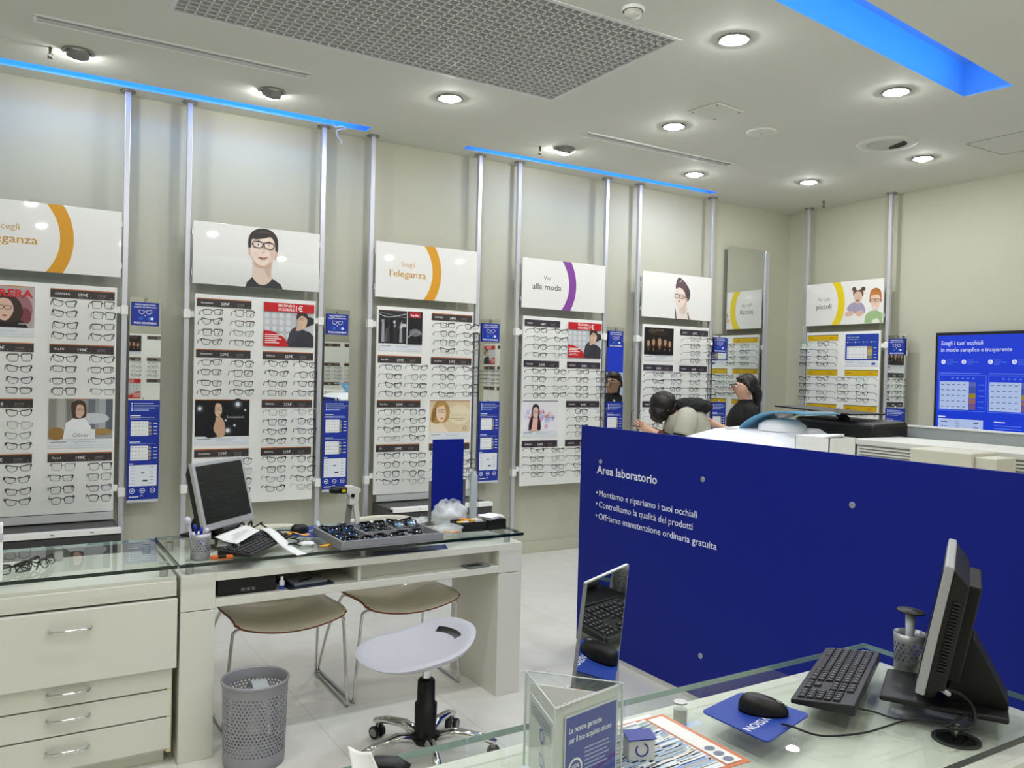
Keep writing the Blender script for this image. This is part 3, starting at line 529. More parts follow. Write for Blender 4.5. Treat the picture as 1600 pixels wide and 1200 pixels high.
def frame_meshes(shape, col):
    k = (shape, col)
    if k in _G: return _G[k]
    pts, wv = SHP[shape]; mt = GM[col]; thin = col in ('silver', 'grey'); rad = .0016 if thin else .0021
    q = MB(); P = spl(pts, 3); lens = []
    for d in (-1, 1):
        loop = [(d*(.034+p.x), 0, p.y) for p in P]; rr = [rad*(1.55 if p.y > .008 else .8) for p in P]
        q.tube(loop, rr, mt, 5, closed=True)
        lens.append([(d*(.034+p.x*.97), 0, p.y*.97) for p in P])
        q.tube([(d*.058, 0, .013), (d*.064, .001, .014), (d*.0665, .006, .013)], rad*1.3, mt, 5)
    q.tube([(-.010, 0, .004), (-.005, -.002, .008), (.005, -.002, .008), (.010, 0, .004)], rad, mt, 5)
    for d in (-1, 1): q.tube([(d*.012, .002, -.002), (d*.009, .007, -.008)], .0018, mt, 4)
    f = q.build('front')
    tm = []
    for d in (-1, 1):
        a = MB().tube([(d*.0665, .004, .013), (d*.067, .04, .013), (d*.0665, .09, .012), (d*.066, .112, .006), (d*.065, .126, -.012)], [rad*1.15, rad, rad, rad*1.2, rad*1.1], mt, 5).build('temple'); tm.append(a)
        b = MB().add(lens[(d+1)//2], [tuple(range(len(lens[0])))], M_lens).build('lens'); tm.append(b)
    r = [f]+tm
    ms = [o.data for o in r]
    for o in r: bpy.data.objects.remove(o)
    _G[k] = ms; return ms
def make_frame(label, loc, rz, shape, col, group, rx=0, ry=0, open_=True, name='eyeglasses'):
    ms = frame_meshes(shape, col); o = bpy.data.objects.new(name, ms[0]); C.objects.link(o); tag(o, label, 'eyeglasses', group)
    for n, me in zip(['temple', 'lens', 'temple', 'lens'], ms[1:]):
        c = bpy.data.objects.new(n, me); C.objects.link(c); c.parent = o
    o.location = loc; o.rotation_euler = (rx, ry, rz); return o
ROWS = [.095, .163, .233, .298]
RW = ['top row', 'second row', 'third row', 'bottom row']
rg = random.Random(3)
def block(loc, rz, col, sec, board, kids=False, keep=None, rows=4):
    u0, u1 = CU[col]; cu = (u0+u1)/2
    for r in range(rows):
        for s in (-1, 1):
            if keep and not keep(r, s): continue
            colr = rg.choice(['black']*9+['brown']*4+['grey', 'silver', 'violet']) if not kids else rg.choice(['black']*8+['grey', 'grey', 'blue', 'blue', 'green', 'brown', 'red'])
            sh = rg.choice(['rectangular', 'rounded', 'cat-eye', 'cat-eye', 'square'])
            p = V((cu+s*.105+rg.uniform(-.005, .005), -.129, ST[sec]-ROWS[r]+.006+rg.uniform(-.003, .003)))
            p.z = H+(p.z-H)*.98
            side = 'left' if s < 0 else 'right'; cl = 'left' if col == 0 else 'right'
            make_frame('%s %s frame, %s %s, %s block of %s column, %s' % (colr, sh, RW[r], side, SEC[sec], cl, board), V(loc)+Rz(rz) @ p, rz+rg.uniform(-.05, .05), sh, colr,
                       'eyeglasses on the wall boards', rx=rg.uniform(-.04, .04), ry=rg.uniform(-.05, .05))
def board(loc, rz, label, short, plan, bar, line, prices, brands, kids=False, cabinet=False, keep=None, dark=True):
    t = thing('display_board', label, 'display board', loc, rz, 'tall white boards of eyeglasses')
    MB().box(.02, 0, .6066, .85, .018, 2.0378, M_board).build('panel', t, bevel=.002)
    for z in (.75, 1.9):
        for u in (-.005, .84): MB().box(u, .018, z-.02, u+.035, .04, z+.02, M_board).build('bracket', t)
    if cabinet: MB().box(.02, -.006, .597, .85, .018, .6066, M_dgrey).build('bottom_strip', t)  # dark strip standing in for the shadow line under the board
    i = 0
    for col in (0, 1):
        for sec, c in enumerate(plan[col]):
            if c == 'g' or c == 's':
                strip(t, col, sec, bar, line, brands[i % len(brands)], prices[0], prices[1], dark); i += 1
                if c == 'g': block(loc, rz, col, sec, short, kids, (lambda r, s, col=col, sec=sec: keep(col, sec, r, s)) if keep else None)
            elif c: c(t, col, sec)
    return t
BAR = '#3b3435'; OL = '#c07038'
def k0(c, s, r, d): return c == 1 or d == 1
def k1(c, s, r, d): return not (c == 0 and s == 3 and d == -1)
def k3(c, s, r, d): return not (c == 1 and s == 3 and d == 1) and not (c == 1 and s == 2 and r > 1 and d == 1)
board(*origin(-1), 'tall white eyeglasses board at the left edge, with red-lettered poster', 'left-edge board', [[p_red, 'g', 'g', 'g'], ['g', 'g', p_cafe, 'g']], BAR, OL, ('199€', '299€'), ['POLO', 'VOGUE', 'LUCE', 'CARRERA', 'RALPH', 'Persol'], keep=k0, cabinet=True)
board(*origin(0), 'tall white eyeglasses board below the smiling-woman sign', 'board under smiling woman', [['g', 'g', p_night, 'g'], [p_promo, 'g', 'g', 'g']], BAR, OL, ('229€', '329€'), ['Sensazioni', 'Sensazioni', 'Sensazioni', 'PERSOL', 'PERSOL', 'PERSOL'], keep=k1)
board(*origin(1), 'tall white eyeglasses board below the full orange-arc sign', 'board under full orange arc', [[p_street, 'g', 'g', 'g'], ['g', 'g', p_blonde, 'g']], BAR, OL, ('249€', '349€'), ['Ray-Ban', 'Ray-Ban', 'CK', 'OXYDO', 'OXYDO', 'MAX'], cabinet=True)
board(*origin(2), 'tall white eyeglasses board below the purple-arc sign', 'board under purple arc', [['g', 'g', p_splash, 'g'], [p_promo, 'g', 'g', 'g']], '#38303a', '#4a3a4c', ('249€', '349€'), ['GUESS', 'VOGUE', 'ARMANI', 'VOGUE', 'ARMANI', 'ARMANI'], keep=k3)
board(*origin(3), 'white eyeglasses board below the upswept-hair woman sign', 'board under upswept-hair woman', [[p_five, 'g', 'g', None], ['g', 'g', p_list, None]], '#342f37', '#3c343e', ('249€', '349€'), ['VOGUE', 'ARMANI', 'GUCCI', 'GUCCI'], keep=lambda c, s, r, d: not (s == 2 and (d == 1 or r > 2)))
board(KID[0], KID[1], 'white kids eyeglasses board with yellow strips on the right wall', 'yellow-strip kids board', [['g', 'g', 's', None], [p_list, 'g', 'g', None]], '#d8b012', '#4a3a14', (None, '79€'), ['RAY', 'KIDS', 'check', 'LUCE', 'check'], kids=True, dark=False, keep=lambda c, s, r, d: not (s == 2 and r > 0))

R1 = dict(keep=lambda c, s, r, d: s in (1, 2))
board((2.35, Y0+.14, 0), PI, 'white eyeglasses board reflected in the mirror strip nearest the left edge', 'board in leftmost mirror', [['s', 'g', 's', 's'], [p_five, 'g', p_promo, 's']], BAR, OL, ('199€', '299€'), ['POLO', 'VOGUE', 'LUCE'], **R1)
board((5.62, Y0+.14, 0), PI, 'white eyeglasses board reflected in the mirror strip beside the smiling-woman board', 'board in second mirror', [['s', 'g', p_promo, 's'], ['s', 'g', 's', 's']], BAR, OL, ('199€', '299€'), ['POLO', 'VOGUE', 'LUCE'], **R1)
board((X1-.14, .35, 0), -PI/2, 'white eyeglasses board reflected in the mirror strip beside the orange-arc board', 'board in third mirror', [['s', 'g', 's', 's'], [p_promo, 'g', 's', 's']], BAR, OL, ('199€', '299€'), ['POLO', 'VOGUE', 'LUCE'], **R1)
# ---- narrow mirrors with a hanging sign and a price list in every gap
def gap_set(loc, rz, w1, side='', low=.66):
    t = thing('wall_mirror', 'narrow frameless mirror strip '+w1, 'mirror', loc, rz, 'narrow mirrors between the boards')
    MB().box(0, 0, low, .19, .006, 1.99, M_mirror).build('glass', t)
    q = MB(); q.cyl((.095, -.006, 1.975), (.095, .0, 1.975), .011, M_steel, n=16); q.cyl((.095, -.008, 1.975), (.095, .10, 1.975), .005, M_steel, n=10); q.build('fixing', t)
    # blue hanging sign
    t = thing('hanging_sign', 'blue sign with glasses drawing on the mirror strip '+w1, 'sign', loc, rz, 'blue signs hung on the mirrors')
    MB().box(.008, -.010, 1.805, .175, -.006, 1.957, M_signblue).build('card', t)
    q = MB(); iw = ink('#eef2fa'); wv = .0108
    q.text('PREZZO MONTATURA', .0915, 1.937, .0135, wv, iw, 'c', .02, .125); q.text('E LENTI ANTIRIFLESSO', .0915, 1.921, .012, wv, iw, 'c', .02, .135); q.text('PUOI CONTARCI', .0915, 1.816, .0185, wv, iw, 'c', .03, .135)
    for d in (-1, 1):
        P = spl([(.0915+d*(.021+x), 1.893+y) for x, y in [(-.014, .008), (0, .012), (.017, .012), (.015, -.004), (0, -.012), (-.012, -.006)]], 4); P.append(P[0]); q.line(P, .003, wv, iw)
    q.line([(.086, 1.897), (.097, 1.897)], .003, wv, iw); q.rect(.090, 1.866, .093, 1.876, wv, iw); q.rect(.0865, 1.8695, .0965, 1.8725, wv, iw)
    q.ell(.066, 1.852, .014, .011, wv, ink('#2c66c8')); q.ell(.118, 1.852, .014, .011, wv, ink('#2c66c8')); q.ell(.132, 1.852, .010, .010, wv+.0003, ink('#dfe8f6')); q.build('lettering', t)
    MB().tube([(.0915, -.008, 1.957), (.0915, -.008, 1.972), (.0915, -.003, 1.985), (.0915, .003, 1.997)], .0022, M_steel, 6).build('hook', t)
    # price list
    t = thing('price_list', 'tall blue price list hanging on mirror strip '+w1, 'price list', loc, rz, 'blue price lists on the mirrors')
    MB().box(-.002, -.012, .667, .19, -.007, 1.318, M_signblue).build('card', t)
    MB().box(.0, -.014, .650, .188, -.006, .667, mat('list_rail', '#c9cbd0', .3)).build('holder_rail', t); MB().tube([(.094, -.009, 1.318), (.094, -.006, 1.33), (.094, .0, 1.335)], .006, M_acrylic_t, 6).build('clip', t)
    q = MB(); wv = .0125; pale = ink('#b9c6ea')
    for k, wd in enumerate([.12, .15, .13, .09]):
        q.ell(.022, 1.296-k*.0145, .005, .005, wv, iw); q.rect(.032, 1.2935-k*.0145, .032+wd, 1.2985-k*.0145, wv, pale)
    q.rect(.012, 1.214, .075, 1.219, wv, iw); q.rect(.012, 1.204, .16, 1.2065, wv, pale)
    for z0 in (1.085, .925):
        table(q, .016, z0, .122, z0+.095, wv); q.rect(.012, z0+.117, .075, z0+.122, wv, iw); q.rect(.012, z0+.108, .17, z0+.110, wv, pale)
        for k, c in enumerate(['#9a8a48', '#b8a050', '#a8a890', '#8a8a7a']): q.rect(.124, z0+.004+k*.023, .140, z0+.020+k*.023, wv, ink(c)); q.rect(.154, z0+.010+k*.023, .176, z0+.015+k*.023, wv, iw)
    q.rect(.010, .899, .035, .904, wv, iw); q.rect(.010, .755, .178, .893, wv, ink('#e4e8ee'))
    for k in range(6): q.rect(.02, .772+k*.021, .045, .774+k*.021, wv+.0003, ink('#8a94a8')); q.rect(.14, .772+k*.021, .158, .775+k*.021, wv+.0003, ink('#5a6478'))
    q.rect(.082, .838, .102, .845, wv+.0003, ink('#4a4a50')); q.rect(.092, .784, .122, .795, wv+.0003, ink('#3a3a40'))
    for k in range(3): q.ring(.03+k*.062, .725, .013, .0165, wv, iw); q.rect(.022+k*.062, .722, .038+k*.062, .728, wv, iw)
    q.rect(.012, .683, .07, .689, wv, iw); q.ring(.088, .687, .006, .009, wv, iw, 0, PI); q.build('printed_table', t)
M_acrylic_t = mat('clip_clear', '#dfe3ea', .2)
GW = ['right of the left-edge board', 'right of the smiling-woman board', 'right of the full orange-arc board', 'right of the purple-arc board', 'right of the upswept-hair board']
for k in range(-1, 4): gap_set((XH0+k*PITCH+W+.06, 5.885, 0), 0, GW[k+1])
gap_set((7.012, KID[0][1]-W-.045, 0), -PI/2, 'right of the yellow-strip kids board')
t = thing('tall_mirror', 'tall wide mirror near the room corner, reflecting the yellow-arc sign', 'mirror', (6.16, 5.935, 0))
MB().box(0, 0, .10, .555, .008, 2.875, M_mirror).build('glass', t); MB().box(.545, -.02, .10, .575, .015, 2.86, M_alu).build('edge_profile', t); MB().box(-.004, -.003, .08, .56, .05, .10, M_alu).build('bottom_strip', t)
# ---- low drawer cabinets under two boards
def low_cab(x0, label):
    t = thing('drawer_cabinet', label, 'cabinet', (x0, 5.50, 0), 0, 'low cabinets under the boards')
    mg = mat('cabinet_grey', '#4a4846', .45, var=.05); MB().box(0, .012, .0, .83, .40, .545, mg).build('body', t, bevel=.002); MB().box(0, 0, .525, .83, .06, .556, M_board).build('label_rail', t, bevel=.002)
    for z in (.03, .28): o = MB().box(.012, 0, z, .818, .02, z+.235, M_dgrey).build('drawer', t, bevel=.002); MB().cyl((.415, -.012, z+.2), (.415, 0, z+.2), .01, M_steel, n=14).build('knob', o)
    q = MB()
    for u in (.2, .45, .66): q.box(u, -.001, .538, u+.02, .0, .545, M_grey)
    q.build('label_mark', t); MB().box(.012, .345, .556, .82, .36, .604, mat('back_panel', '#cfd0cf', .4)).build('back_panel', t)
low_cab(XH0-PITCH+.03, 'low dark cabinet with white front rail under the left-edge board')
low_cab(XH0+PITCH+.03, 'low grey cabinet with white front rail under the full orange-arc board')
# ---- wall screen
t = thing('wall_screen', 'large screen with black frame glowing blue on the right wall', 'screen', (7.075, 4.308, 0), -PI/2)
MB().box(0, 0, 1.06, 1.66, .05, 2.005, M_black).build('bezel', t, bevel=.004)
def scr(c, e=1.0): return mat('screen_'+c.lstrip('#'), '#050505', .25, emit=c, es=e)
q = MB(); q.rect(.022, 1.09, 1.638, 1.978, .0005, scr('#1436c8', 1.05)); iw = scr('#dfe8ff', .9); pb = scr('#5c80f0', .9); wt = scr('#b9cdf4', .8); di = scr('#5a6cb0', .6)
q.text('Scegli i tuoi occhiali', .054, 1.893, .052, .001, iw, 'l', .005, .365); q.text('in modo semplice e trasparente', .054, 1.834, .052, .001, iw, 'l', .005, .605)
for k, u in enumerate((.078, .260, .486, .680)):
    q.ell(u, 1.746, .020, .020, .001, iw); q.text(str(k+1), u, 1.735, .03, .0015, scr('#1436c8', 1.05), 'c')
    for j, wd in enumerate((.06, .10, .05)): q.rect(u+.028, 1.758-j*.017, u+.028+wd, 1.764-j*.017, .001, pb)
for u in (.045, .477):
    q.rect(u, 1.643, u+.36, 1.650, .001, pb); P = [(u, 1.322), (u+.41, 1.322), (u+.41, 1.63), (u, 1.63), (u, 1.322)]; q.line(P, .004, .001, pb)
    q.rect(u+.008, 1.332, u+.265, 1.575, .001, wt)
    for j in range(5):
        y = 1.336+j*.048; q.rect(u+.268, y, u+.325, y+.044, .001, scr(['#8a6a9a', '#b07a70', '#b8a030', '#4c68c0', '#6a7ad0'][j], .6)); q.rect(u+.345, y+.018, u+.395, y+.025, .001, pb)
        for i in range(5): q.rect(u+.02+i*.048, y+.018, u+.046+i*.048, y+.024, .0015, di)
    for i in range(5): q.rect(u+.11+i*.045, 1.597, u+.13+i*.045, 1.609, .001, pb)
q.rect(.045, 1.262, .11, 1.270, .001, iw); q.rect(.045, 1.10, .44, 1.25, .001, wt); q.rect(.53, 1.238, .62, 1.246, .001, iw)
for j in range(4): q.rect(.53, 1.21-j*.024, .75, 1.216-j*.024, .001, pb)
for j in range(3): q.rect(.07, 1.218-j*.04, .13, 1.225-j*.04, .0015, di); q.ring(.22, 1.222-j*.04, .012, .015, .0015, di); q.rect(.36, 1.218-j*.04, .40, 1.226-j*.04, .0015, scr('#4a4a60', .6))
q.rect(.95, 1.12, 1.60, 1.60, .001, wt)
for j in range(7): q.rect(.98, 1.15+j*.062, 1.30, 1.158+j*.062, .0015, di); q.rect(1.45, 1.15+j*.062, 1.55, 1.158+j*.062, .0015, di)
q.build('display', t)
t = thing('wall_switch', 'small white switch box on wall beside the kids board', 'switch', (7.128, 5.74, 2.06), -PI/2)
MB().box(-.03, -.03, -.06, .03, 0, .06, M_board).build('housing', t, bevel=.006); MB().cyl((0, -.034, .02), (0, -.03, .02), .014, M_grey, n=16).build('knob', t)
# ---------------------------------------------------------------- left cabinet and desk
ZG = .784      # top of both glass tops
def glass_top(label, x0, y0, x1, y1, offs):
    t = thing('glass_top', label, 'glass top', (0, 0, 0), 0)
    MB().box(x0, y0, ZG-.013, x1, y1, ZG, M_glass).build('pane', t)
    e = MB(); k = .0006; z0, z1 = ZG-.0132, ZG+.0002
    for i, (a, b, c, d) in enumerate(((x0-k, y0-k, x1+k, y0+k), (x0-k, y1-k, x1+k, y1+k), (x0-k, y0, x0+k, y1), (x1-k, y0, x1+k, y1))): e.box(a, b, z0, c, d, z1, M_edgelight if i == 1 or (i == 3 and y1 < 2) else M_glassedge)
    e.build('polished_edge', t)
    for x, y in offs:
        q = MB(); q.cyl((x, y, .733), (x, y, ZG-.013), .016, M_stand, n=18); q.cyl((x, y, ZG), (x, y, ZG+.004), .016, M_stand, n=18); q.build('standoff', t)
    return t
def cabinet():
    t = thing('drawer_counter', 'cream counter with flap and three drawers at the left edge', 'counter', (0, 0, 0))
    xa, xb = -.75, .592
    MB().box(xa, 3.42, .05, xb-.012, 3.90, .715, M_white).box(xa, 3.395, .715, xb-.004, 3.93, .733, M_white).box(xa+.02, 3.45, 0, xb-.03, 3.88, .05, M_white).box(xb-.03, 3.40, .05, xb-.012, 3.43, .65, mat('edge_wood', '#cfc59a', .5)).build('carcass', t, bevel=.0015)
    MB().box(xa, 3.386, .660, xb-.004, 3.42, .718, M_white).build('top_rail', t, bevel=.002)
    def handle(z, y, par):
        h = MB(); a = MB()
        h.tube([(.155, y, z), (.16, y-.018, z), (.18, y-.026, z+.001), (.21, y-.024, z), (.24, y-.028, z+.001), (.27, y-.026, z), (.29, y-.018, z), (.295, y, z)], [.004, .005, .006, .0045, .006, .0045, .005, .004], M_chrome, 8); h.build('handle', par)
    o = MB().box(xa, 3.372, .384, xb-.002, 3.398, .652, M_white).build('flap', t, bevel=.003); handle(.585, 3.372, o)
    for z0, z1 in ((.300, .378), (.194, .294), (.066, .188)):
        o = MB().box(xa, 3.398, z0, xb-.016, 3.42, z1, M_white).build('drawer', t, bevel=.002); handle((z0+z1)/2+.01, 3.398, o)
cabinet()
glass_top('glass top over the drawer counter at the left edge', -.75, 3.36, .585, 3.93, [(.545, 3.42), (.545, 3.87), (-.1, 3.42), (.21, 3.87)])
t = thing('desk', 'long cream desk with open shelf and two block legs', 'desk', (0, 0, 0))
ML = M_white
for x0 in (.602, 2.036):
    MB().box(x0, 3.383, 0, x0+.13, 3.86, .590, ML).build('leg', t, bevel=.002)
    MB().box(x0, 3.383, .593, x0+.13, 3.95, .733, ML).build('end_block', t, bevel=.002)
MB().box(.732, 3.383, .702, 2.036, 3.95, .733, ML).build('top_board', t, bevel=.0015)
MB().box(.732, 3.383, .598, 2.036, 3.86, .630, ML).build('shelf', t, bevel=.0015)
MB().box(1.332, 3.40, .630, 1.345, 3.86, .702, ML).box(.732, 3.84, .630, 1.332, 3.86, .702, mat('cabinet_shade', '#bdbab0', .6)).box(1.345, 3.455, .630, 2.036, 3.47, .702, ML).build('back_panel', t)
glass_top('glass top over the long cream desk', .592, 3.36, 2.157, 3.95, [(.640, 3.42), (.640, 3.88), (1.36, 3.42), (2.10, 3.42), (2.10, 3.88)])

def sheet(name, label, cat, pts, z, mt, curl=0, group=None, th=.0008):
    """a paper sheet from four corner points, sagging or curling a little"""
    a, b, c, d = [V((p[0], p[1], z+(p[2] if len(p) > 2 else 0))) for p in pts]
    q = MB(); q.grid(lambda u, v: (a.lerp(b, u)).lerp(d.lerp(c, u), v) + V((0, 0, curl*(2*u-1)**2 + .0008*math.sin(9*u+7*v)+.001)), 10, 8, mt)
    return tag(q.build(name, solid=th), label, cat, group)

# ---- monitors
def monitor(label, pos, nang, tilt, pc_wide, scale=1):
    """pos = middle of the bottom edge of the screen front; nang = direction it faces"""
    t = thing('monitor', label, 'monitor', (pos[0], pos[1], ZG), nang+PI/2)     # local -y = facing
    zb = pos[2]-ZG; w2 = .1875; h = .305
    head = Matrix.Translation((0, 0, zb)) @ Matrix.Rotation(-tilt, 4, 'X')
    q = MB(); q.M = head
    q.box(-w2, 0, 0, w2, .020, h, M_silver); b = q.build('bezel', t, bevel=.004)
    q = MB(); q.M = head; q.box(-w2+.018, -.0012, .030, w2-.018, .004, h-.018, mat('screen_dark', '#10140f', .25)); s = q.build('screen', t)
    if pc_wide:
        q = MB(); q.M = head
        for z in (.20, .222, .238): q.rect(-.16, z, .16, z+.004, .0016, mat('screen_line', '#060806', .3))
        for j in range(9): q.rect(-.14+.02*(j % 3), .06+j*.014, .06+.02*(j % 4), .063+j*.014, .0016, mat('screen_row', '#1a2018', .3))
        q.build('display_rows', s)
    q = MB(); q.M = head; q.hexa([(-w2+.004, .020, .006), (w2-.004, .020, .006), (w2-.02, .058, .02), (-w2+.02, .058, .02)], [(-w2+.004, .020, h-.006), (w2-.004, .020, h-.006), (w2-.02, .058, h-.04), (-w2+.02, .058, h-.04)], M_black)
    q.box(-.11, .05, .03, .11, .085, h-.045, M_black)
    q.build('rear_housing', t, bevel=.004)
    q = MB(); q.M = head
    for k in range(22): q.box(w2-.018, .034+.0*k, .06+k*.0078, w2-.0045, .05, .0625+k*.0078, mat('vent_slot', '#2c2c2e', .7))
    q.build('vent_grille', t)
    q = MB(); P0 = [head @ V((0, .07, z)) for z in (.03, .11)]; ya, za, yb, zb2 = P0[0].y, P0[0].z, P0[1].y, P0[1].z
    pr = [(ya, za), (yb, zb2), (yb+.03, zb2+.01), (.19, .03), (.19, .012), (ya-.02, .012)]; nn = len(pr)
    q.add([(-.05, y, z) for y, z in pr]+[(.05, y, z) for y, z in pr], [tuple(range(nn)), tuple(range(2*nn-1, nn-1, -1))]+[(k, nn+k, nn+(k+1) % nn, (k+1) % nn) for k in range(nn)], M_black); q.build('stand_neck', t, bevel=.004)
    MB().cyl((-.06, .02, .035), (.06, .02, .035), .024, M_dgrey, n=18).build('hinge', t)
    MB().box(-.11, -.08, 0, .11, .19, .014, M_black).build('stand_foot', t, bevel=.006)
    return t
monitor('silver-framed monitor with dark screen on the long cream desk', (.8964, 3.8537, .8316), -.8273, .2502, True)
# ---- keyboards and mice
def keyboard(label, x, y, a, w=.445, d=.142):
    t = thing('keyboard', label, 'keyboard', (x, y, ZG), a)     # local x along, space bar at -y
    mk = mat('key_black', '#17171a', .5); MB().hexa([(-w/2, -d/2, .004), (w/2, -d/2, .004), (w/2, d/2, .004), (-w/2, d/2, .004)], [(-w/2, -d/2, .016), (w/2, -d/2, .016), (w/2, d/2, .030), (-w/2, d/2, .030)], mat('keyboard_case', '#202024', .4)).build('case', t, bevel=.003)
    def row(x0, x1, n, r, q):
        y0 = -d/2+.012+r*.0195; z = .016+(y0+d/2)/d*.014
        for k in range(n):
            a0 = x0+(x1-x0)*k/n; a1 = x0+(x1-x0)*(k+1)/n
            q.hexa([(a0+.0008, y0, z-.002), (a1-.0008, y0, z-.002), (a1-.0008, y0+.0178, z), (a0+.0008, y0+.0178, z)], [(a0+.002, y0+.002, z+.0042), (a1-.002, y0+.002, z+.0042), (a1-.002, y0+.0165, z+.0055), (a0+.002, y0+.0165, z+.0055)], mk)
            if a1-a0 < .03: q.add([(a0+.006, y0+.007, z+.0053), (a0+.010, y0+.007, z+.0053), (a0+.010, y0+.012, z+.0059), (a0+.006, y0+.012, z+.0059)], [(0, 1, 2, 3)], mat('key_legend', '#9a9aa0', .6))
    q = MB(); L0 = -w/2+.012
    row(L0, L0+.075, 3, 0, q); row(L0+.075, L0+.19, 1, 0, q); row(L0+.19, L0+.285, 4, 0, q)
    for r in (1, 2, 3, 4): row(L0, L0+.285, 15, r, q)
    row(L0, L0+.285, 13, 5, q); q.build('letter_keys', t)
    q = MB(); row(L0+.293, L0+.35, 3, 0, q); row(L0+.312, L0+.331, 1, 1, q); row(L0+.293, L0+.35, 3, 3, q); row(L0+.293, L0+.35, 3, 4, q); row(L0+.293, L0+.35, 3, 5, q); q.build('arrow_keys', t)
    q = MB()
    for r in range(5): row(L0+.358, L0+.42, 4 if r else 3, r, q)
    q.build('number_keys', t)
    q = MB()
    for sx in (-1, 1): q.box(sx*w*.42-.012, d*.3, 0, sx*w*.42+.012, d*.4, .006, M_rubber); q.box(sx*w*.42-.012, -d*.4, 0, sx*w*.42+.012, -d*.34, .005, M_rubber)
    q.build('feet', t); return t
keyboard('black keyboard half covered by papers on the long cream desk', .944, 3.575, math.atan2(3.675-3.358, 1.101-.848))
def mouse(label, x, y, a, z):
    t = thing('computer_mouse', label, 'mouse', (x, y, z), a)       # nose toward +x
    def fn(u, v):
        an = 2*PI*u; px = .056*math.cos(an)*(1-.0*v); wd = .031*(1-.12*math.cos(an)*1) ; py = wd*math.sin(an); k = math.cos(v*PI/2)**.6
        return (px*k, py*k, .004+(.034-.010*math.cos(an)*k)*math.sin(v*PI/2)**.8)
    MB().grid(fn, 28, 8, M_black, cu=True).add([(.056*math.cos(2*PI*k/28), .031*(1-.12*math.cos(2*PI*k/28))*math.sin(2*PI*k/28), .002) for k in range(28)], [tuple(range(28))], M_rubber).build('shell', t)
    MB().tube([(.028, 0, .031), (.040, 0, .027)], .004, M_grey, 10).build('scroll_wheel', t)
    q = MB(); q.tube(spl([(.055, 0, .020), (.040, 0, .0285), (.02, 0, .0345), (0, 0, .038)], 4, False), .0007, M_rubber, 5); q.build('button_seam', t); return t
mouse('black computer mouse on the blue mat beside the sunglasses tray', 1.195, 3.79, .6, ZG+.003)
def mousepad(label, pts, txt=None):
    c = sum((V((p[0], p[1], 0)) for p in pts), V())/4; t = thing('mouse_mat', label, 'mouse mat', (c.x, c.y, ZG))
    P = []
    for k in range(4):
        p = V((pts[k][0]-c.x, pts[k][1]-c.y)); a = V((pts[k-1][0]-c.x, pts[k-1][1]-c.y)); b = V((pts[(k+1) % 4][0]-c.x, pts[(k+1) % 4][1]-c.y))
        P += [p.lerp(a, .07), p.lerp(a, .02).lerp(b, .02), p.lerp(b, .07)]
    n = len(P); MB().add([(p.x, p.y, .0) for p in P]+[(p.x, p.y, .003) for p in P], [tuple(range(n-1, -1, -1)), tuple(range(n, 2*n))]+[(k, (k+1) % n, n+(k+1) % n, n+k) for k in range(n)], mat('mat_blue', '#183b9a', .55, var=.04, vs=60)).build('pad', t)
    q = MB(); ang, u, v, s = txt; q.M = Rz(ang) @ Matrix.Rotation(-PI/2, 4, 'X'); q.text('VISION', u, v, s, .0034, ink('#e6ecf6'), 'c', .01); q.build('lettering', t)
mousepad('blue mouse mat with the black mouse beside the sunglasses tray', [(1.12, 3.735), (1.235, 3.66), (1.375, 3.86), (1.27, 3.925)], (.6, 0.02, .0, .025))
# ---- perforated steel cups and bin
def perforated(q, r0, r1, z0, z1, ncol, nrow, mt, hole=.36):
    """cylinder wall with real round holes, staggered rows"""
    dz = (z1-z0)/nrow; da = 2*PI/ncol
    def P(a, z):
        r = r0+(r1-r0)*(z-z0)/(z1-z0); return (r*math.cos(a), r*math.sin(a), z)
    vs = []; fs = []
    for j in range(nrow):
        for i in range(ncol):
            a0 = da*(i+.5*(j % 2)); zc = z0+dz*(j+.5); o = len(vs)
            rr = hole*min(dz, da*(r0+r1)/2); ra = rr/((r0+r1)/2)
            for k in range(8):
                an = PI/4*k+PI/8; c, s_ = math.cos(an), math.sin(an); m_ = max(abs(c), abs(s_)); vs.append(P(a0+da/2+da/2*c/m_, zc+dz/2*s_/m_))
            for k in range(8): an = PI/4*k+PI/8; vs.append(P(a0+da/2+ra*math.cos(an), zc+rr*math.sin(an)))
            for c, s_ in ((1, 1), (-1, 1), (-1, -1), (1, -1)): vs.append(P(a0+da/2+da/2*c, zc+dz/2*s_))
            for k in range(8): fs.append((o+k, o+(k+1) % 8, o+8+(k+1) % 8, o+8+k))
            for k, (x, y) in enumerate(((0, 1), (2, 3), (4, 5), (6, 7))): fs.append((o+x, o+16+k, o+y))
    q.add(vs, fs, mt, True)
M_mesh = mat('perforated_steel', '#98989e', .45, .3)
def cup(label, x, y, r, h, z=ZG):
    t = thing('pen_cup', label, 'pen cup', (x, y, z)); mt = mat('cup_steel', '#a9abad', .35, .6)
    q = MB(); perforated(q, r, r*1.06, h*.32, h*.80, 18, 5, mt, .36); q.build('mesh_band', t)
    q = MB(); q.lathe([(.001, .002), (r*.98, .002), (r*.98, h*.32)], mt); q.lathe([(.001, 0), (r, 0), (r, h*.32)], mt); q.build('cup_base', t); MB().lathe([(r*1.04, h*.79), (r*1.07, h), (r*1.09, h), (r*1.06, h*.79)], mt).build('cup_rim', t)
    return t
cup('perforated steel pen cup with blue pens at the desk end', .680, 3.43, .037, .105)
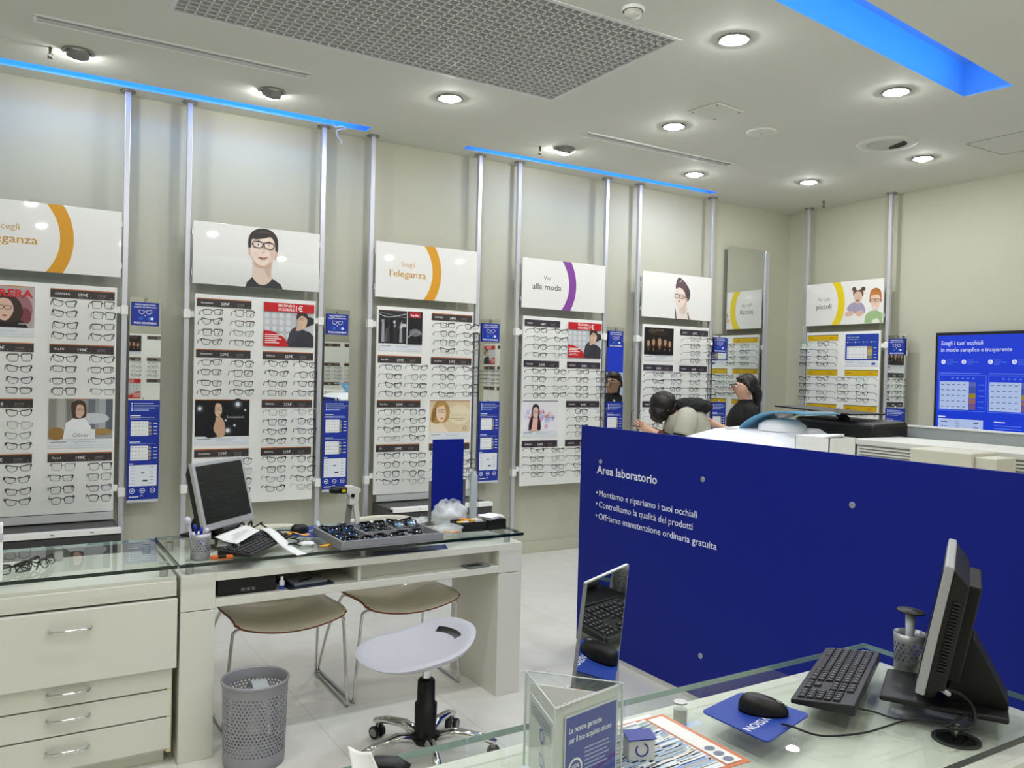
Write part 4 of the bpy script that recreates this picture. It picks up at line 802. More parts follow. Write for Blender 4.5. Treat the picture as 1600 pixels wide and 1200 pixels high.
def pen(label, p0, p1, c, r=.0045):
    p0 = V(p0); p1 = V(p1); t = thing('pen', label, 'pen', p0); d = p1-p0; mt = mat('pen_'+c, c, .35)
    MB().tube([V(), d*.06, d*.75], [.001, r, r], mt, 8).build('barrel', t); MB().tube([d*.75, d*.98, d], [r*1.15, r*1.15, r*.6], mt, 8).tube([d*.76+V((r*1.4, 0, 0)), d*.97+V((r*1.4, 0, 0))], .0012, mt, 5).build('cap', t)
pen('blue pen leaning left in the steel cup at the desk end', (.69, 3.435, .79), (.655, 3.425, .925), '#2436b8'); pen('thin blue pen leaning right in the steel cup at the desk end', (.675, 3.42, .79), (.685, 3.44, .912), '#2c3cae'); pen('white pen upright in the steel cup at the desk end', (.685, 3.445, .79), (.705, 3.435, .905), '#e4e2e6', .006)
o = MB().grid(lambda u, v: (.662-.03*v+.012*(u-.5), 3.415+.01*(u-.5)+.006*math.sin(3*v), .80+.14*v), 3, 8, mat('lilac_plastic', '#c9c7da', .3)).tube([(.632, 3.41, .93), (.626, 3.41, .95), (.622, 3.41, .958)], [.010, .012, .006], mat('lilac_plastic'), 10).build('spatula', solid=.002); tag(o, 'pale lilac plastic strip sticking out of the steel pen cup', 'spatula')
# ---- papers, receipt, clutter on the long desk
o = sheet('paper_sheet', 'white handwritten sheet propped on the keyboard under the silver monitor', 'paper', [(.771, 3.60, .045), (.829, 3.46, .038), (.968, 3.64, .05), (.950, 3.77, .06)], ZG, M_paper, .004)
q = MB(); random.seed(5)
for j in range(7):
    for i in range(5):
        a = V((.825+j*.0135+i*.005, 3.50+j*.022+i*.030, ZG+.050+.001*j)); q.add([a, a+V((.018, .012, .001)), a+V((.017, .014, .001)), a+V((-.001, .002, 0))], [(0, 1, 2, 3)], ink('#7a7a80'))
o2 = q.build('handwriting', o)
q = MB(); q.grid(lambda u, v: (.775+.055*u+.02*v, 3.585-.13*u+.04*v, ZG+.010+.030*v+.012*(1-v)*math.sin(PI*u)), 8, 6, mat('paper_grey', '#a9aaac', .6)); tag(q.build('folded_sheet', solid=.001), 'grey folded sheet under the handwritten paper by the keyboard', 'paper')
q = MB(); q.grid(lambda u, v: (1.0+.03*v+.045*u, 3.76-.46*v+.01*math.sin(v*6)+.012*u, ZG+.040-.036*v+.006*math.sin(v*7)), 3, 20, M_paper); tag(q.build('receipt', solid=.0006), 'long white receipt strip trailing over the keyboard to the glass edge', 'receipt')
q = MB(); q.grid(lambda u, v: (1.17+.05*u+.035*v, 3.455+.035*u-.02*v, ZG+.003+.008*math.sin(5*u)*v), 6, 4, mat('yellow_paper', '#eea81c', .5)); tag(q.build('paper_scrap', solid=.001), 'yellow paper scrap at the corner of the sunglasses tray', 'paper')
q = MB(); q.grid(lambda u, v: (1.085+.09*u, 3.60+.035*v-.02*u, ZG+.034+.006*math.sin(6*u)), 6, 3, mat('yellow_paper')); q.grid(lambda u, v: (1.07+.05*u, 3.64+.025*v, ZG+.035+.004*math.sin(6*u)), 5, 3, mat('tag_cream', '#d8d4b4', .6)); tag(q.build('price_tag', solid=.001), 'yellow and cream tag lying over the keyboard end', 'tag')
q = MB(); q.blob((1.13, 3.495, ZG+.010), .035, .02, .010, M_paper, .5, 4, seed=2); tag(q.build('tissue'), 'crumpled white tissue beside the yellow paper scrap', 'tissue')
P = [(1.075+.028*math.cos(k*.7)*(1-.03*k), 3.485+.022*math.sin(k*.7), ZG+.006+.0026*k) for k in range(22)]
tag(MB().tube(P, .0028, M_rubber, 6).build('coiled_cable'), 'small coil of black cable beside the receipt strip', 'cable')
t = thing('box_cutter', 'orange and black cutter lying in front of the keyboard', 'cutter', (.755, 3.40, ZG), -.25); MB().box(-.04, -.012, 0, .045, .012, .014, mat('orange', '#d8661a', .4)).build('grip', t, bevel=.004); MB().box(-.012, -.0125, .004, .02, .0125, .0145, M_black).build('grip_pad', t, bevel=.002); MB().box(-.085, -.008, .004, -.04, .008, .008, M_grey).build('blade', t)
P = spl([(.99, 3.93, ZG+.012), (1.0, 3.86, ZG+.03), (1.04, 3.87, ZG+.045), (1.02, 3.82, ZG+.05), (1.08, 3.83, ZG+.012), (1.12, 3.86, ZG+.005), (1.2, 3.83, ZG+.005), (1.16, 3.81, ZG+.012)], 5, False)
tag(MB().tube(P, .0035, M_rubber, 6).build('cable'), 'black cable looping from the silver monitor to the mouse', 'cable')
P = spl([(.90, 3.80, ZG+.03), (.915, 3.74, ZG+.075), (.94, 3.76, ZG+.055), (.955, 3.73, ZG+.08), (.98, 3.80, ZG+.03), (1.05, 3.86, ZG+.006)], 5, False)
tag(MB().tube(P, .0045, M_rubber, 6).build('cable'), 'thick black cable humped below the silver monitor screen', 'cable')
tag(MB().hexa([(1.235, 3.62, ZG+.001), (1.245, 3.60, ZG+.001), (1.29, 3.80, ZG+.045), (1.28, 3.82, ZG+.045)], [(1.235, 3.62, ZG+.003), (1.245, 3.60, ZG+.003), (1.29, 3.80, ZG+.047), (1.28, 3.82, ZG+.047)], mat('pale_blue_card', '#b4c4cc', .4)).build('card'), 'pale blue card leaning on the sunglasses tray', 'card')
# ---- tray with sunglasses
M_tray = mat('grey_felt', '#86878b', .85, var=.08, vs=200)
tx0, tx1, ty0, ty1 = 1.236, 1.722, 3.352, 3.73
t = thing('sunglasses_tray', 'shallow grey felt tray of sunglasses on the desk', 'tray', (0, 0, ZG))
MB().box(tx0, ty0, 0, tx1, ty1, .006, M_tray).build('base', t)
for a in ((tx0, ty0, tx1, ty0+.012), (tx0, ty1-.012, tx1, ty1), (tx0, ty0+.012, tx0+.012, ty1-.012), (tx1-.012, ty0+.012, tx1, ty1-.012)): MB().box(a[0], a[1], .006, a[2], a[3], .036, M_tray).build('side_wall', t, bevel=.002)
for x in (tx0+.175, tx0+.335): MB().box(x-.004, ty0+.012, .006, x+.004, ty1-.012, .030, M_tray).build('divider', t)
MB().box(tx0+.183, ty0+.18, .006, tx1-.012, ty0+.188, .030, M_tray).build('divider', t)
def sunglasses(label, loc, rz, sh, lens, group='sunglasses in the grey tray', fold=True, rx=PI/2*.0):
    o = bpy.data.objects.new('sunglasses', frame_meshes(sh, 'black')[0]); C.objects.link(o); tag(o, label, 'sunglasses', group)
    pts, _ = SHP[sh]; P = spl(pts, 3)
    for d in (-1, 1):
        MB().grid(lambda u, v: (d*(.034+P[int(u*24) % 24].x*v*.98), -.004*(1-v*v), P[int(u*24) % 24].y*v*.98), 24, 4, lens).build('lens', o)
        MB().tube([(d*.0665, .004, .013), (d*.055, .012, .012), (-d*.01, .014, .010), (-d*.05, .016, .004), (-d*.06, .017, -.008)], .003, GM['black'], 6).build('temple', o)
    o.location = loc; o.rotation_euler = (rx, 0, rz); return o
LB = mat('sun_lens_black', '#030304', .12, spec=.35); LU = mat('sun_lens_blue', '#0a1430', .08, spec=.6, coat=.2); LS = mat('sun_lens_silver', '#8a94a0', .08, .9)
sp = [('blue-lensed sunglasses at the left front of the grey tray', (1.315, 3.50, .030), .2, 'rounded', LU), ('blue-lensed sunglasses at the left back of the grey tray', (1.325, 3.60, .036), .05, 'square', LU), ('black sunglasses at the left front wall of the grey tray', (1.345, 3.42, .024), -.15, 'rounded', LB), ('black sunglasses along the left back wall of the grey tray', (1.315, 3.665, .032), .1, 'cat-eye', LB),
      ('black sunglasses in the middle back compartment of the tray, front pair', (1.49, 3.59, .030), .12, 'rounded', LB), ('black sunglasses in the middle back compartment of the tray, rear pair', (1.50, 3.655, .036), 0, 'square', LB), ('silver-lensed sunglasses on the right back compartment of the tray', (1.645, 3.60, .040), .15, 'rounded', LS), ('black sunglasses in the right back compartment behind the silver-lensed pair', (1.645, 3.67, .038), .0, 'cat-eye', LB),
      ('black sunglasses in the right front compartment of the tray, left pair', (1.60, 3.45, .026), .1, 'square', LB), ('black sunglasses in the middle front compartment of the tray', (1.49, 3.44, .022), -.1, 'rounded', LB)]
for l, p, a, sh, ln in sp: sunglasses(l, (p[0], p[1], ZG+p[2]), a, sh, ln, rx=-.7)
# ---- hand-held measuring device on its stand
t = thing('measuring_device', 'grey gun-shaped optical measuring device on a forked stand', 'optical device', (1.468, 3.83, ZG)); md = mat('device_grey', '#d2d2cb', .4); mdk = mat('device_dark', '#85867f', .45)
MB().box(-.06, -.045, 0, .06, .045, .008, mdk).build('foot', t, bevel=.004)
kx = .00078; ol = [(x*kx, (575-y)*kx) for x, y in [(-52, 318), (-20, 314), (5, 321), (36, 334), (40, 352), (24, 366), (28, 390), (18, 428), (-36, 432), (-30, 382), (-52, 358)]]
MB().prism([(p.x, p.y) for p in spl(ol, 2)], -.022, .022, md).build('body', t, bevel=.004, seg=3)
MB().hexa([(-.038, .004, .006), (-.012, .004, .006), (-.012, .022, .006), (-.038, .022, .006)], [(-.026, .002, .118), (.0, .002, .118), (.0, .018, .118), (-.026, .018, .118)], mdk).build('rear_prong', t, bevel=.003)
MB().hexa([(.008, -.026, .006), (.034, -.026, .006), (.034, -.006, .006), (.008, -.006, .006)], [(-.008, -.020, .125), (.017, -.020, .125), (.017, -.002, .125), (-.008, -.002, .125)], md).build('front_prong', t, bevel=.003)
MB().tube([(-.118, 0, .186), (-.09, 0, .184), (-.042, 0, .183)], [.015, .018, .018], M_black, 14).build('eyepiece', t)
MB().box(-.075, -.0235, .170, -.040, -.016, .196, M_black).build('window', t, bevel=.002); MB().box(-.067, -.0250, .176, -.048, -.022, .190, mat('yellow_lens', '#c8b81c', .2)).build('yellow_lens', t); MB().cyl((-.012, -.027, .157), (-.012, -.021, .157), .010, M_black, n=18).build('button', t)
# ---- white sheets, bags, boxes
sheet('paper_sheet', 'white sheet lying behind the sunglasses tray', 'paper', [(1.50, 3.755, .002), (1.735, 3.755, .002), (1.76, 3.93, .003), (1.53, 3.93, .003)], ZG, M_paper)
M_bag = mat('bag_film', '#eef1f4', .2, alpha=.55)
t = thing('plastic_bag', 'crumpled clear plastic bag standing on the desk by the blue stand', 'bag', (1.905, 3.655, ZG))
def bagf(u, v):
    a = 2*PI*u; k = .055+.035*math.sin(PI*min(1, v*1.1))**.7+.022*noise.noise(V((4*math.cos(a), 4*math.sin(a), 5*v)))+.010*noise.noise(V((11*math.cos(a), 11*math.sin(a), 13*v))); z = .125*v+.02*noise.noise(V((4*math.cos(a), 4*math.sin(a), 9)))*v
    return (k*math.cos(a), k*.8*math.sin(a), z+.001)
MB().grid(bagf, 30, 12, M_bag, cu=True).build('film', t); q = MB(); q.blob((0, 0, .045), .045, .035, .04, mat('bag_fill', '#e8eaee', .4), .5, 4, seed=5); q.build('crumpled_wrap', t); MB().tube([(-.02, -.05, .05), (0, -.058, .055), (.02, -.05, .05)], .006, mat('pink_label', '#d89a94', .6), 6).build('pink_label', t)
t = thing('clip_bag', 'small clear bag of orange and yellow clips at the tray corner', 'bag', (1.80, 3.44, ZG)); MB().blob((0, .02, .026), .075, .06, .026, mat('clip_film', '#eef1f4', .15, alpha=.3), .25, 3, seed=8).build('film', t)
random.seed(12)
for k in range(9):
    a = random.random()*6; x, y = random.uniform(-.03, .05), random.uniform(-.03, .02); MB().tube([(x, y, .012+.012*random.random()), (x+.016*math.cos(a), y+.016*math.sin(a), .014+.014*random.random())], .0045, mat('clip_orange', '#e89a1c', .4) if k % 3 else mat('clip_yellow', '#f0d060', .4), 8).build('clip', t)
q = MB(); q.grid(lambda u, v: (1.72+.16*u+.01*math.sin(8*v), 3.76+.15*v, ZG+.004+.022*abs(noise.noise(V((5*u, 5*v, 3))))), 14, 10, M_bag); tag(q.build('cellophane', solid=.0006), 'flat crinkled cellophane sheet behind the plastic bag', 'cellophane')
t = thing('display_stand', 'upright blue sign held between two steel rods on the desk', 'sign', (1.94, 3.75, ZG)); MB().box(-.088, -.004, .065, .088, .004, .425, M_blue).build('panel', t, bevel=.001)
for x in (-.096, .096): MB().cyl((x, 0, 0), (x, 0, .215), .008, M_steel, n=14).build('rod', t); MB().cyl((x, 0, 0), (x, 0, .006), .022, M_steel, n=20).build('rod_foot', t)
t = thing('leaflet_holder', 'narrow clear acrylic holder beside the blue desk sign', 'holder', (2.098, 3.76, ZG)); MB().box(-.024, -.02, .0, .024, -.017, .245, M_acrylic).box(-.024, .017, 0, .024, .02, .255, M_acrylic).box(-.024, -.017, 0, -.021, .017, .25, M_acrylic).box(.021, -.017, 0, .024, .017, .25, M_acrylic).build('holder_body', t); MB().box(-.019, -.006, .004, .019, .006, .235, mat('leaflet_pale', '#dcdce2', .5)).build('leaflet', t); MB().cyl((0, 0, -.0), (0, 0, .004), .02, M_steel, n=16).build('foot', t)
def card_box(label, x, y, a, w, d, h, cards):
    t = thing('card_box', label, 'box', (x, y, ZG), a); mk = mat('box_black', '#0d0d0e', .5)
    MB().box(-w/2, -d/2, 0, w/2, d/2, .004, mk).box(-w/2, -d/2, .004, w/2, -d/2+.004, h, mk).box(-w/2, d/2-.004, .004, w/2, d/2, h, mk).box(-w/2, -d/2, .004, -w/2+.004, d/2, h, mk).box(w/2-.004, -d/2, .004, w/2, d/2, h, mk).build('tray', t); return t
t = card_box('black box of orange clips in front of the acrylic holder', 1.945, 3.53, -.1, .15, .10, .045, 0)
random.seed(2)
for k in range(8):
    x, y = random.uniform(-.06, .06), random.uniform(-.035, .035); MB().box(x-.018, y-.006, .034+.004*random.random(), x+.018, y+.006, .050+.004*random.random(), [mat('clip_orange'), M_paper, mat('clip_yellow')][k % 3]).build('clip', t, bevel=.002)
t = card_box('black box heaped with white cards at the desk corner', 2.075, 3.53, .02, .11, .10, .048, 0)
for k in range(7):
    o = MB().box(-.055, -.045, 0, .045, .035, .002, M_paper).build('card', t); o.location = (random.uniform(-.015, .01), random.uniform(-.01, .01), .049+.0024*k); o.rotation_euler = (random.uniform(-.05, .05), random.uniform(-.05, .05), random.uniform(-.5, .5))
o = MB().box(-.062, -.05, .006, -.060, .04, .046, M_paper).build('card', t)
# ---- inside the desk
t = thing('desktop_computer', 'black desktop computer lying in the desk shelf', 'computer', (.745, 3.41, .630)); MB().box(0, 0, .003, .235, .36, .068, M_black).build('case', t, bevel=.003); MB().box(.09, -.003, .012, .15, 0, .028, M_dgrey).build('port_panel', t)
q = MB(); 
for k in range(3): q.cyl((.10+k*.02, -.004, .020), (.10+k*.02, -.002, .020), .004, M_grey, n=10)
q.build('port', t)
t = thing('bottle', 'small white and blue bottle beside the desktop computer', 'bottle', (1.0, 3.40, .630)); MB().lathe([(.001, 0), (.011, 0), (.011, .038), (.005, .046)], mat('bottle_white', '#d4dae2', .3), n=16).build('body', t); MB().lathe([(.0113, .006), (.0113, .022)], M_signblue, n=16).build('label', t); MB().lathe([(.006, .046), (.006, .058), (.001, .058)], M_board, n=14).build('cap', t)
t = thing('folder', 'dark blue folder of papers in the desk shelf', 'folder', (1.12, 3.47, .630), .12); MB().box(-.10, -.075, .0, .10, .10, .008, mat('folder_navy', '#161a34', .4)).build('cover', t, bevel=.002); MB().box(-.07, -.05, .008, .08, .09, .016, mat('paper_dim', '#8e929a', .6)).build('papers', t); MB().tube([(-.04, -.03, .02), (0, -.02, .022), (.03, .0, .02)], .004, M_black, 6).build('strap', t)
t = thing('calculator', 'grey calculator on the right end of the desk shelf', 'calculator', (1.93, 3.418, .630), .05); MB().box(-.062, -.035, 0, .062, .035, .008, mat('calc_grey', '#6f7072', .5)).build('case', t, bevel=.002); q = MB()
for i in range(5):
    for j in range(3): q.box(-.05+i*.014, -.025+j*.013, .008, -.04+i*.014, -.016+j*.013, .0105, M_dgrey)
q.build('keys', t); MB().box(.025, -.025, .008, .055, .02, .009, mat('lcd', '#8f988a', .3)).build('display', t)
sheet('leaflet', 'dark blue leaflet lying under the desk glass', 'leaflet', [(1.39, 3.395), (1.77, 3.40), (1.80, 3.49), (1.42, 3.485)], .7335, mat('leaflet_navy', '#27387e', .4))
# ---- on the left glass
for k, (x, y, a, z, l) in enumerate([(.045, 3.50, .3, .018, 'dark spectacles lying at the left of three on the counter glass'), (.10, 3.52, 1.0, .026, 'dark spectacles standing in the middle of three on the counter glass'), (.155, 3.53, 1.2, .028, 'dark spectacles at the right of three on the counter glass')]):
    o = bpy.data.objects.new('spectacles', frame_meshes('rectangular', 'black')[0]); C.objects.link(o); tag(o, l, 'eyeglasses', 'folded spectacles on the counter glass'); ms = frame_meshes('rectangular', 'black')
    for j, d in ((2, -1), (4, 1)): c = bpy.data.objects.new('lens', ms[j]); C.objects.link(c); c.parent = o
    for d in (-1, 1): MB().tube([(d*.0665, .004, .013), (d*.06, .012+.004*d, .012), (-d*.02, .014+.004*d, .010), (-d*.062, .018+.004*d, -.008)], .0025, GM['black'], 6).build('temple', o)
    o.location = (x, y, ZG+z-.004); o.rotation_euler = (-.5, 0, a)
t = thing('display_box', 'white box standing on the counter glass at the left edge', 'box', (-.06, 3.36, ZG)); MB().box(-.07, 0, 0, .072, .06, .20, M_board).build('body', t, bevel=.004); MB().box(-.07, -.001, .14, .072, .061, .17, mat('box_band', '#bfc4cc', .4)).build('band', t)
# ---- bin, chairs, stool
t = thing('waste_bin', 'grey perforated metal waste bin beside the desk leg', 'bin', (.868, 3.28, 0)); q = MB(); perforated(q, .118, .124, .055, .285, 50, 18, M_mesh, .33); q.build('perforated_wall', t)
MB().lathe([(.001, .004), (.116, .004), (.1185, .03), (.118, .055)], M_mesh, n=48).build('bin_base', t); q = MB(); q.lathe([(.124, .285), (.125, .318), (.129, .320), (.131, .326), (.129, .332), (.125, .332), (.122, .326), (.121, .285)], M_mesh, n=48); q.build('bin_rim', t); MB().grid(lambda u, v: (-.02+.06*u, -.09+.16*v, .27+.05*math.sin(PI*v)), 4, 8, mat('liner', '#c8ccd0', .3, trans=.4)).build('bin_liner', t)
def chair(label, x, y, rz=0):
    t = thing('chair', label, 'chair', (x, y, 0), rz, 'customer chairs behind the desk'); top = mat('chair_shell', '#e0dac6', .4, coat=.2); edge = mat('chair_edge', '#8a4a34', .5)
    prof = spl([(-.20, .432), (-.17, .447), (-.10, .452), (0, .446), (.10, .440), (.17, .447), (.215, .48), (.235, .54), (.25, .62), (.265, .70), (.275, .765)], 3, False); n = len(prof)-1
    def fn(u, v):
        p = prof[min(n, int(round(v*n)))]; s_ = 2*u-1; wd = .245*(1-.10*max(0, v-.55)); dip = .045*(1-s_*s_)
        back = max(0, min(1, (v-.5)/.2)); ex = 0
        z = p.y+.022-dip*(1-back); y = p.x-.02*0+dip*back*.8-ex*(1 - v/.1 if v < .1 else 0)*1.6
        if v > .93: z -= .03*abs(s_)**3
        return (s_*wd*(1-.06*abs(s_)**6*(1 if v < .05 else 0)), y, z)
    MB().grid(fn, 16, n, top).build('shell', t, solid=.011, rim=1, off=-1); o = t.children[0]; o.data.materials.append(edge); 
    for sx in (-1, 1):
        P = spl([(sx*.10, -.13, .412), (sx*.20, -.14, .428), (sx*.238, -.143, .420), (sx*.248, -.143, .39), (sx*.262, -.137, .2), (sx*.275, -.135, .03), (sx*.276, -.125, .009), (sx*.278, -.10, .008), (sx*.285, .30, .008), (sx*.285, .33, .009), (sx*.284, .338, .03), (sx*.262, .26, .25), (sx*.235, .16, .42), (sx*.20, .12, .43), (sx*.1, .10, .415)], 4, False)
        MB().tube(P, .0075, M_chrome, 10).build('sled_leg', t)
    return t
chair('beige shell chair with chrome sled legs behind the waste bin', 1.098, 3.74); chair('beige shell chair with chrome sled legs behind the white stool', 1.688, 3.76)
t = thing('stool', 'white saddle-seat swivel stool with chrome five-star base', 'stool', (1.470, 2.985, 0))
ms = mat('stool_seat', '#b5b5bd', .45); mu = .20
def seat(u, v):
    a = 2*PI*u; r = v; c, s_ = math.cos(a), math.sin(a)
    ex = abs(c)**.8*(1 if c > 0 else -1); ey = abs(s_)**.8*(1 if s_ > 0 else -1)
    x = .235*r*ex-.045; y = .205*r*ey*(1-.12*ex*r); up = max(0, ex*r)
    z = .460+.072*up**1.8 - .022*(1-r*r) + .010*abs(ey*r)**2 - .022*max(0, -ex*r)**2.2
    if v > .92: z -= .012*(v-.92)/.08
    return (x, y, z)
q = MB(); q.M = Rz(mu); q.grid(seat, 40, 16, ms, cu=True, skip=lambda u, v: abs(((u+.5) % 1)-.5) < .085 and .62 < v < .78)
q.grid(lambda u, v: tuple(a*b for a, b in zip(seat(u, 1), (1-.06*v-.42*v*v, 1-.06*v-.42*v*v, 1)))[:2]+(seat(u, 1)[2]*(1-v)+(.405+.012*math.cos(2*PI*u))*v,), 40, 8, ms, cu=True); q.build('seat', t)
MB().box(-.09, -.06, .412, .09, .06, .422, M_black).build('seat_plate', t, bevel=.004); MB().tube([(.05, .05, .415), (.12, .12, .405), (.15, .15, .402)], .006, M_black, 8).build('lever', t)
MB().lathe([(.018, .30), (.018, .36)], M_chrome, n=20).lathe([(.020, .355), (.020, .412)], M_rubber, n=20).build('piston', t); MB().lathe([(.043, .06), (.045, .22), (.036, .225), (.035, .31), (.028, .32), (.012, .322)], M_black, n=24).build('column_cover', t)
for k in range(5):
    a = math.radians(39+72*k); d = V((math.cos(a), math.sin(a), 0))
    MB().tube([V((0, 0, .085))+d*.03, V((0, 0, .105))+d*.12, V((0, 0, .092))+d*.22, V((0, 0, .070))+d*.285], [(.022, .026), (.018, .022), (.016, .018), (.013, .015)], M_chrome, 12, up=(0, 0, 1)).build('base_arm', t)
    p = d*.275; s_ = V((-d.y, d.x, 0)); q = MB()
    for e in (-1, 1): q.cyl(p+s_*.010*e+V((0, 0, .027)), p+s_*.024*e+V((0, 0, .027)), .026, M_black, n=20); q.cyl(p+s_*.0242*e+V((0, 0, .027)), p+s_*.0246*e+V((0, 0, .027)), .017, M_grey, n=20)
    q.cyl(p+V((0, 0, .045)), p+V((0, 0, .08)), .008, M_steel, n=10); q.build('caster', t)
# ---------------------------------------------------------------- near cash desk
t = thing('desk', 'near cream desk under the blue mouse mat and keyboard', 'desk', (0, 0, 0))
MB().box(-.3, .93, .700, 2.20, 1.53, .733, M_white).build('top_board', t, bevel=.002)
MB().box(2.03, .96, 0, 2.16, 1.46, .700, M_white).build('leg', t, bevel=.002); MB().box(-.28, .96, 0, -.15, 1.46, .700, M_white).build('leg', t, bevel=.002); MB().box(-.15, .97, .56, 2.03, 1.40, .59, M_white).build('shelf', t)
glass_top('glass top on the near desk, under mouse mat and acrylic holder', -.3, .9375, 2.166, 1.51, [(1.372, 1.435), (2.09, 1.45), (2.09, 1.0), (.9, .99), (-.2, 1.45)])
# standing mirror
t = thing('desk_mirror', 'upright frameless mirror standing on the near desk', 'mirror', (0, 0, 0))
tl, tr, br, bl = V((.981, 1.292, 1.143)), V((1.138, 1.357, 1.149)), V((1.116, 1.375, .800)), V((.951, 1.308, .800))
n = (tr-tl).cross(bl-tl).normalized(); n = n if n.y < 0 else -n
q = MB(); q.hexa([bl, br, br-n*.005, bl-n*.005], [tl, tr, tr-n*.005, tl-n*.005], M_mirror); q.build('glass', t)
e = (tr-tl).normalized()*.005
for A2, B2 in (((bl-e, bl), (tl-e, tl)), ((br, br+e*.5), (tr, tr+e*.5))): q = MB(); q.hexa([A2[0], A2[1], A2[1]-n*.006, A2[0]-n*.006], [B2[0], B2[1], B2[1]-n*.006, B2[0]-n*.006], M_grey); q.build('side_frame', t)
q = MB(); q.hexa([tl-e, tr, tr-n*.006, tl-e-n*.006], [tl-e+V((0, 0, .003)), tr+V((0, 0, .003)), tr-n*.006+V((0, 0, .003)), tl-e-n*.006+V((0, 0, .003))], M_alu); q.build('top_frame', t)
for p, k in ((br, 1), (bl, -1)): q = MB(); o_ = p+e*k*1.6; q.hexa([(o_.x-.006, o_.y-.014, ZG), (o_.x+.006, o_.y-.010, ZG), (o_.x+.006, o_.y+.012, ZG), (o_.x-.006, o_.y+.010, ZG)], [(o_.x-.002, o_.y-.010, .944), (o_.x+.009, o_.y-.006, .944), (o_.x+.009, o_.y+.006, .944), (o_.x-.002, o_.y+.004, .944)], M_alu); q.build('holding_post', t, bevel=.002)
m_ = (bl+br)/2; o = MB().box(-.085, -.012, 0, .085, .04, .012, M_alu).build('foot', t, bevel=.003); o.location = (m_.x, m_.y, ZG); o.rotation_euler = (0, 0, math.atan2(br.y-bl.y, br.x-bl.x))
# triangular leaflet holder
A_, B_, C_ = V((.881, 1.351, 0)), V((.828, 1.175, 0)), V((1.009, 1.211, 0)); HH = .186
t = thing('leaflet_holder', 'three-sided clear acrylic leaflet holder on the near desk', 'leaflet holder', (0, 0, ZG))
def wall3(p, r, z0, z1, off, mt, q):
    c = (A_+B_+C_)/3; d = (r-p).normalized(); nn = V((d.y, -d.x, 0)); nn = nn if nn.dot((p+r)/2-c) > 0 else -nn
    a = p+nn*off; b = r+nn*off; a2 = a-nn*.002; b2 = b-nn*.002; k = lambda v, z: V((v.x, v.y, z))
    q.hexa([k(a, z0), k(b, z0), k(b2, z0), k(a2, z0)], [k(a, z1), k(b, z1), k(b2, z1), k(a2, z1)], mt); return nn
for p, r in ((A_, B_), (B_, C_), (C_, A_)): q = MB(); wall3(p, r, 0, HH, 0, M_acrylic, q); q.build('acrylic_wall', t)
q = MB()
for p in (A_, B_, C_): q.cyl((p.x, p.y, 0), (p.x, p.y, HH+.001), .0022, mat('acrylic_edge', '#d8dce0', .15), n=8)
for p, r in ((A_, B_), (B_, C_), (C_, A_)): q.tube([p+V((0, 0, HH)), r+V((0, 0, HH))], .0014, mat('acrylic_edge'), 6)
q.build('acrylic_rim', t)
def insert(name, label, cat, p, r, f0, f1, z1, mt):
    q = MB(); nn = wall3(p.lerp(r, f0), p.lerp(r, f1), .004, z1, -.006, mt, q); o = q.build(name); o.location.z = ZG; tag(o, label, cat); return o, nn
insert('leaflet', 'white leaflet with blue round marks on the left side of the acrylic holder', 'leaflet', A_, B_, .06, .94, .148, M_paper)
insert('leaflet', 'plain white leaflet in the back side of the acrylic holder', 'leaflet', C_, A_, .06, .94, .165, M_paper)
insert('leaflet', 'white backing sheet behind the blue leaflet in the acrylic holder', 'leaflet', B_, C_, .04, .97, .180, M_paper)
lf = thing('leaflet', 'blue leaflet with white writing in the front of the acrylic holder', 'leaflet', (B_.x, B_.y, ZG), math.atan2(C_.y-B_.y, C_.x-B_.x))
q = MB(); wl = (C_-B_).length; q.box(.030, .0025, .004, wl-.012, .0035, .160, mat('leaflet_edge', '#e8eaf2', .5)); q.box(.033, .0018, .004, wl-.015, .0026, .157, mat('leaflet_blue', '#2a3aa0', .45)); q.build('sheet', lf)
q = MB(); iw = ink('#f0f2fa'); q.text('Le nostre garanzie', .040, .128, .0150, -.0014, iw, 'l', .015, .088); q.text('per il tuo acquisto sicuro', .040, .110, .0150, -.0014, iw, 'l', .015, .116)
for j, wd in enumerate((.070, .074, .066, .072, .060, .068)): q.rect(.082, .090-j*.0075, .082+wd*.95, .0925-j*.0075, -.0014, ink('#a8b2e0'))
q.ring(.058, .062, .0145, .019, -.0014, iw); q.text('100%', .058, .062, .011, -.0014, iw, 'c', .02); q.ring(.058, .060, .008, .010, -.0014, iw, PI, 2*PI); q.build('lettering', lf)
q = MB(); d_ = (B_-A_).normalized()
q.M = Matrix.Translation((A_.x, A_.y, ZG)) @ Rz(math.atan2(B_.y-A_.y, B_.x-A_.x))
for z in (.10, .055): q.ring(.10, z, .010, .014, -.0035, ink('#5a68c0'))
for j in range(4): q.rect(.03, .135-j*.006, .15, .137-j*.006, -.0035, ink('#6a6a9a'))
for o in [x for x in C.objects if x.get('label', '').startswith('white leaflet with blue')]: m2 = q.build('printed_marks', o); m2.location.z = -ZG
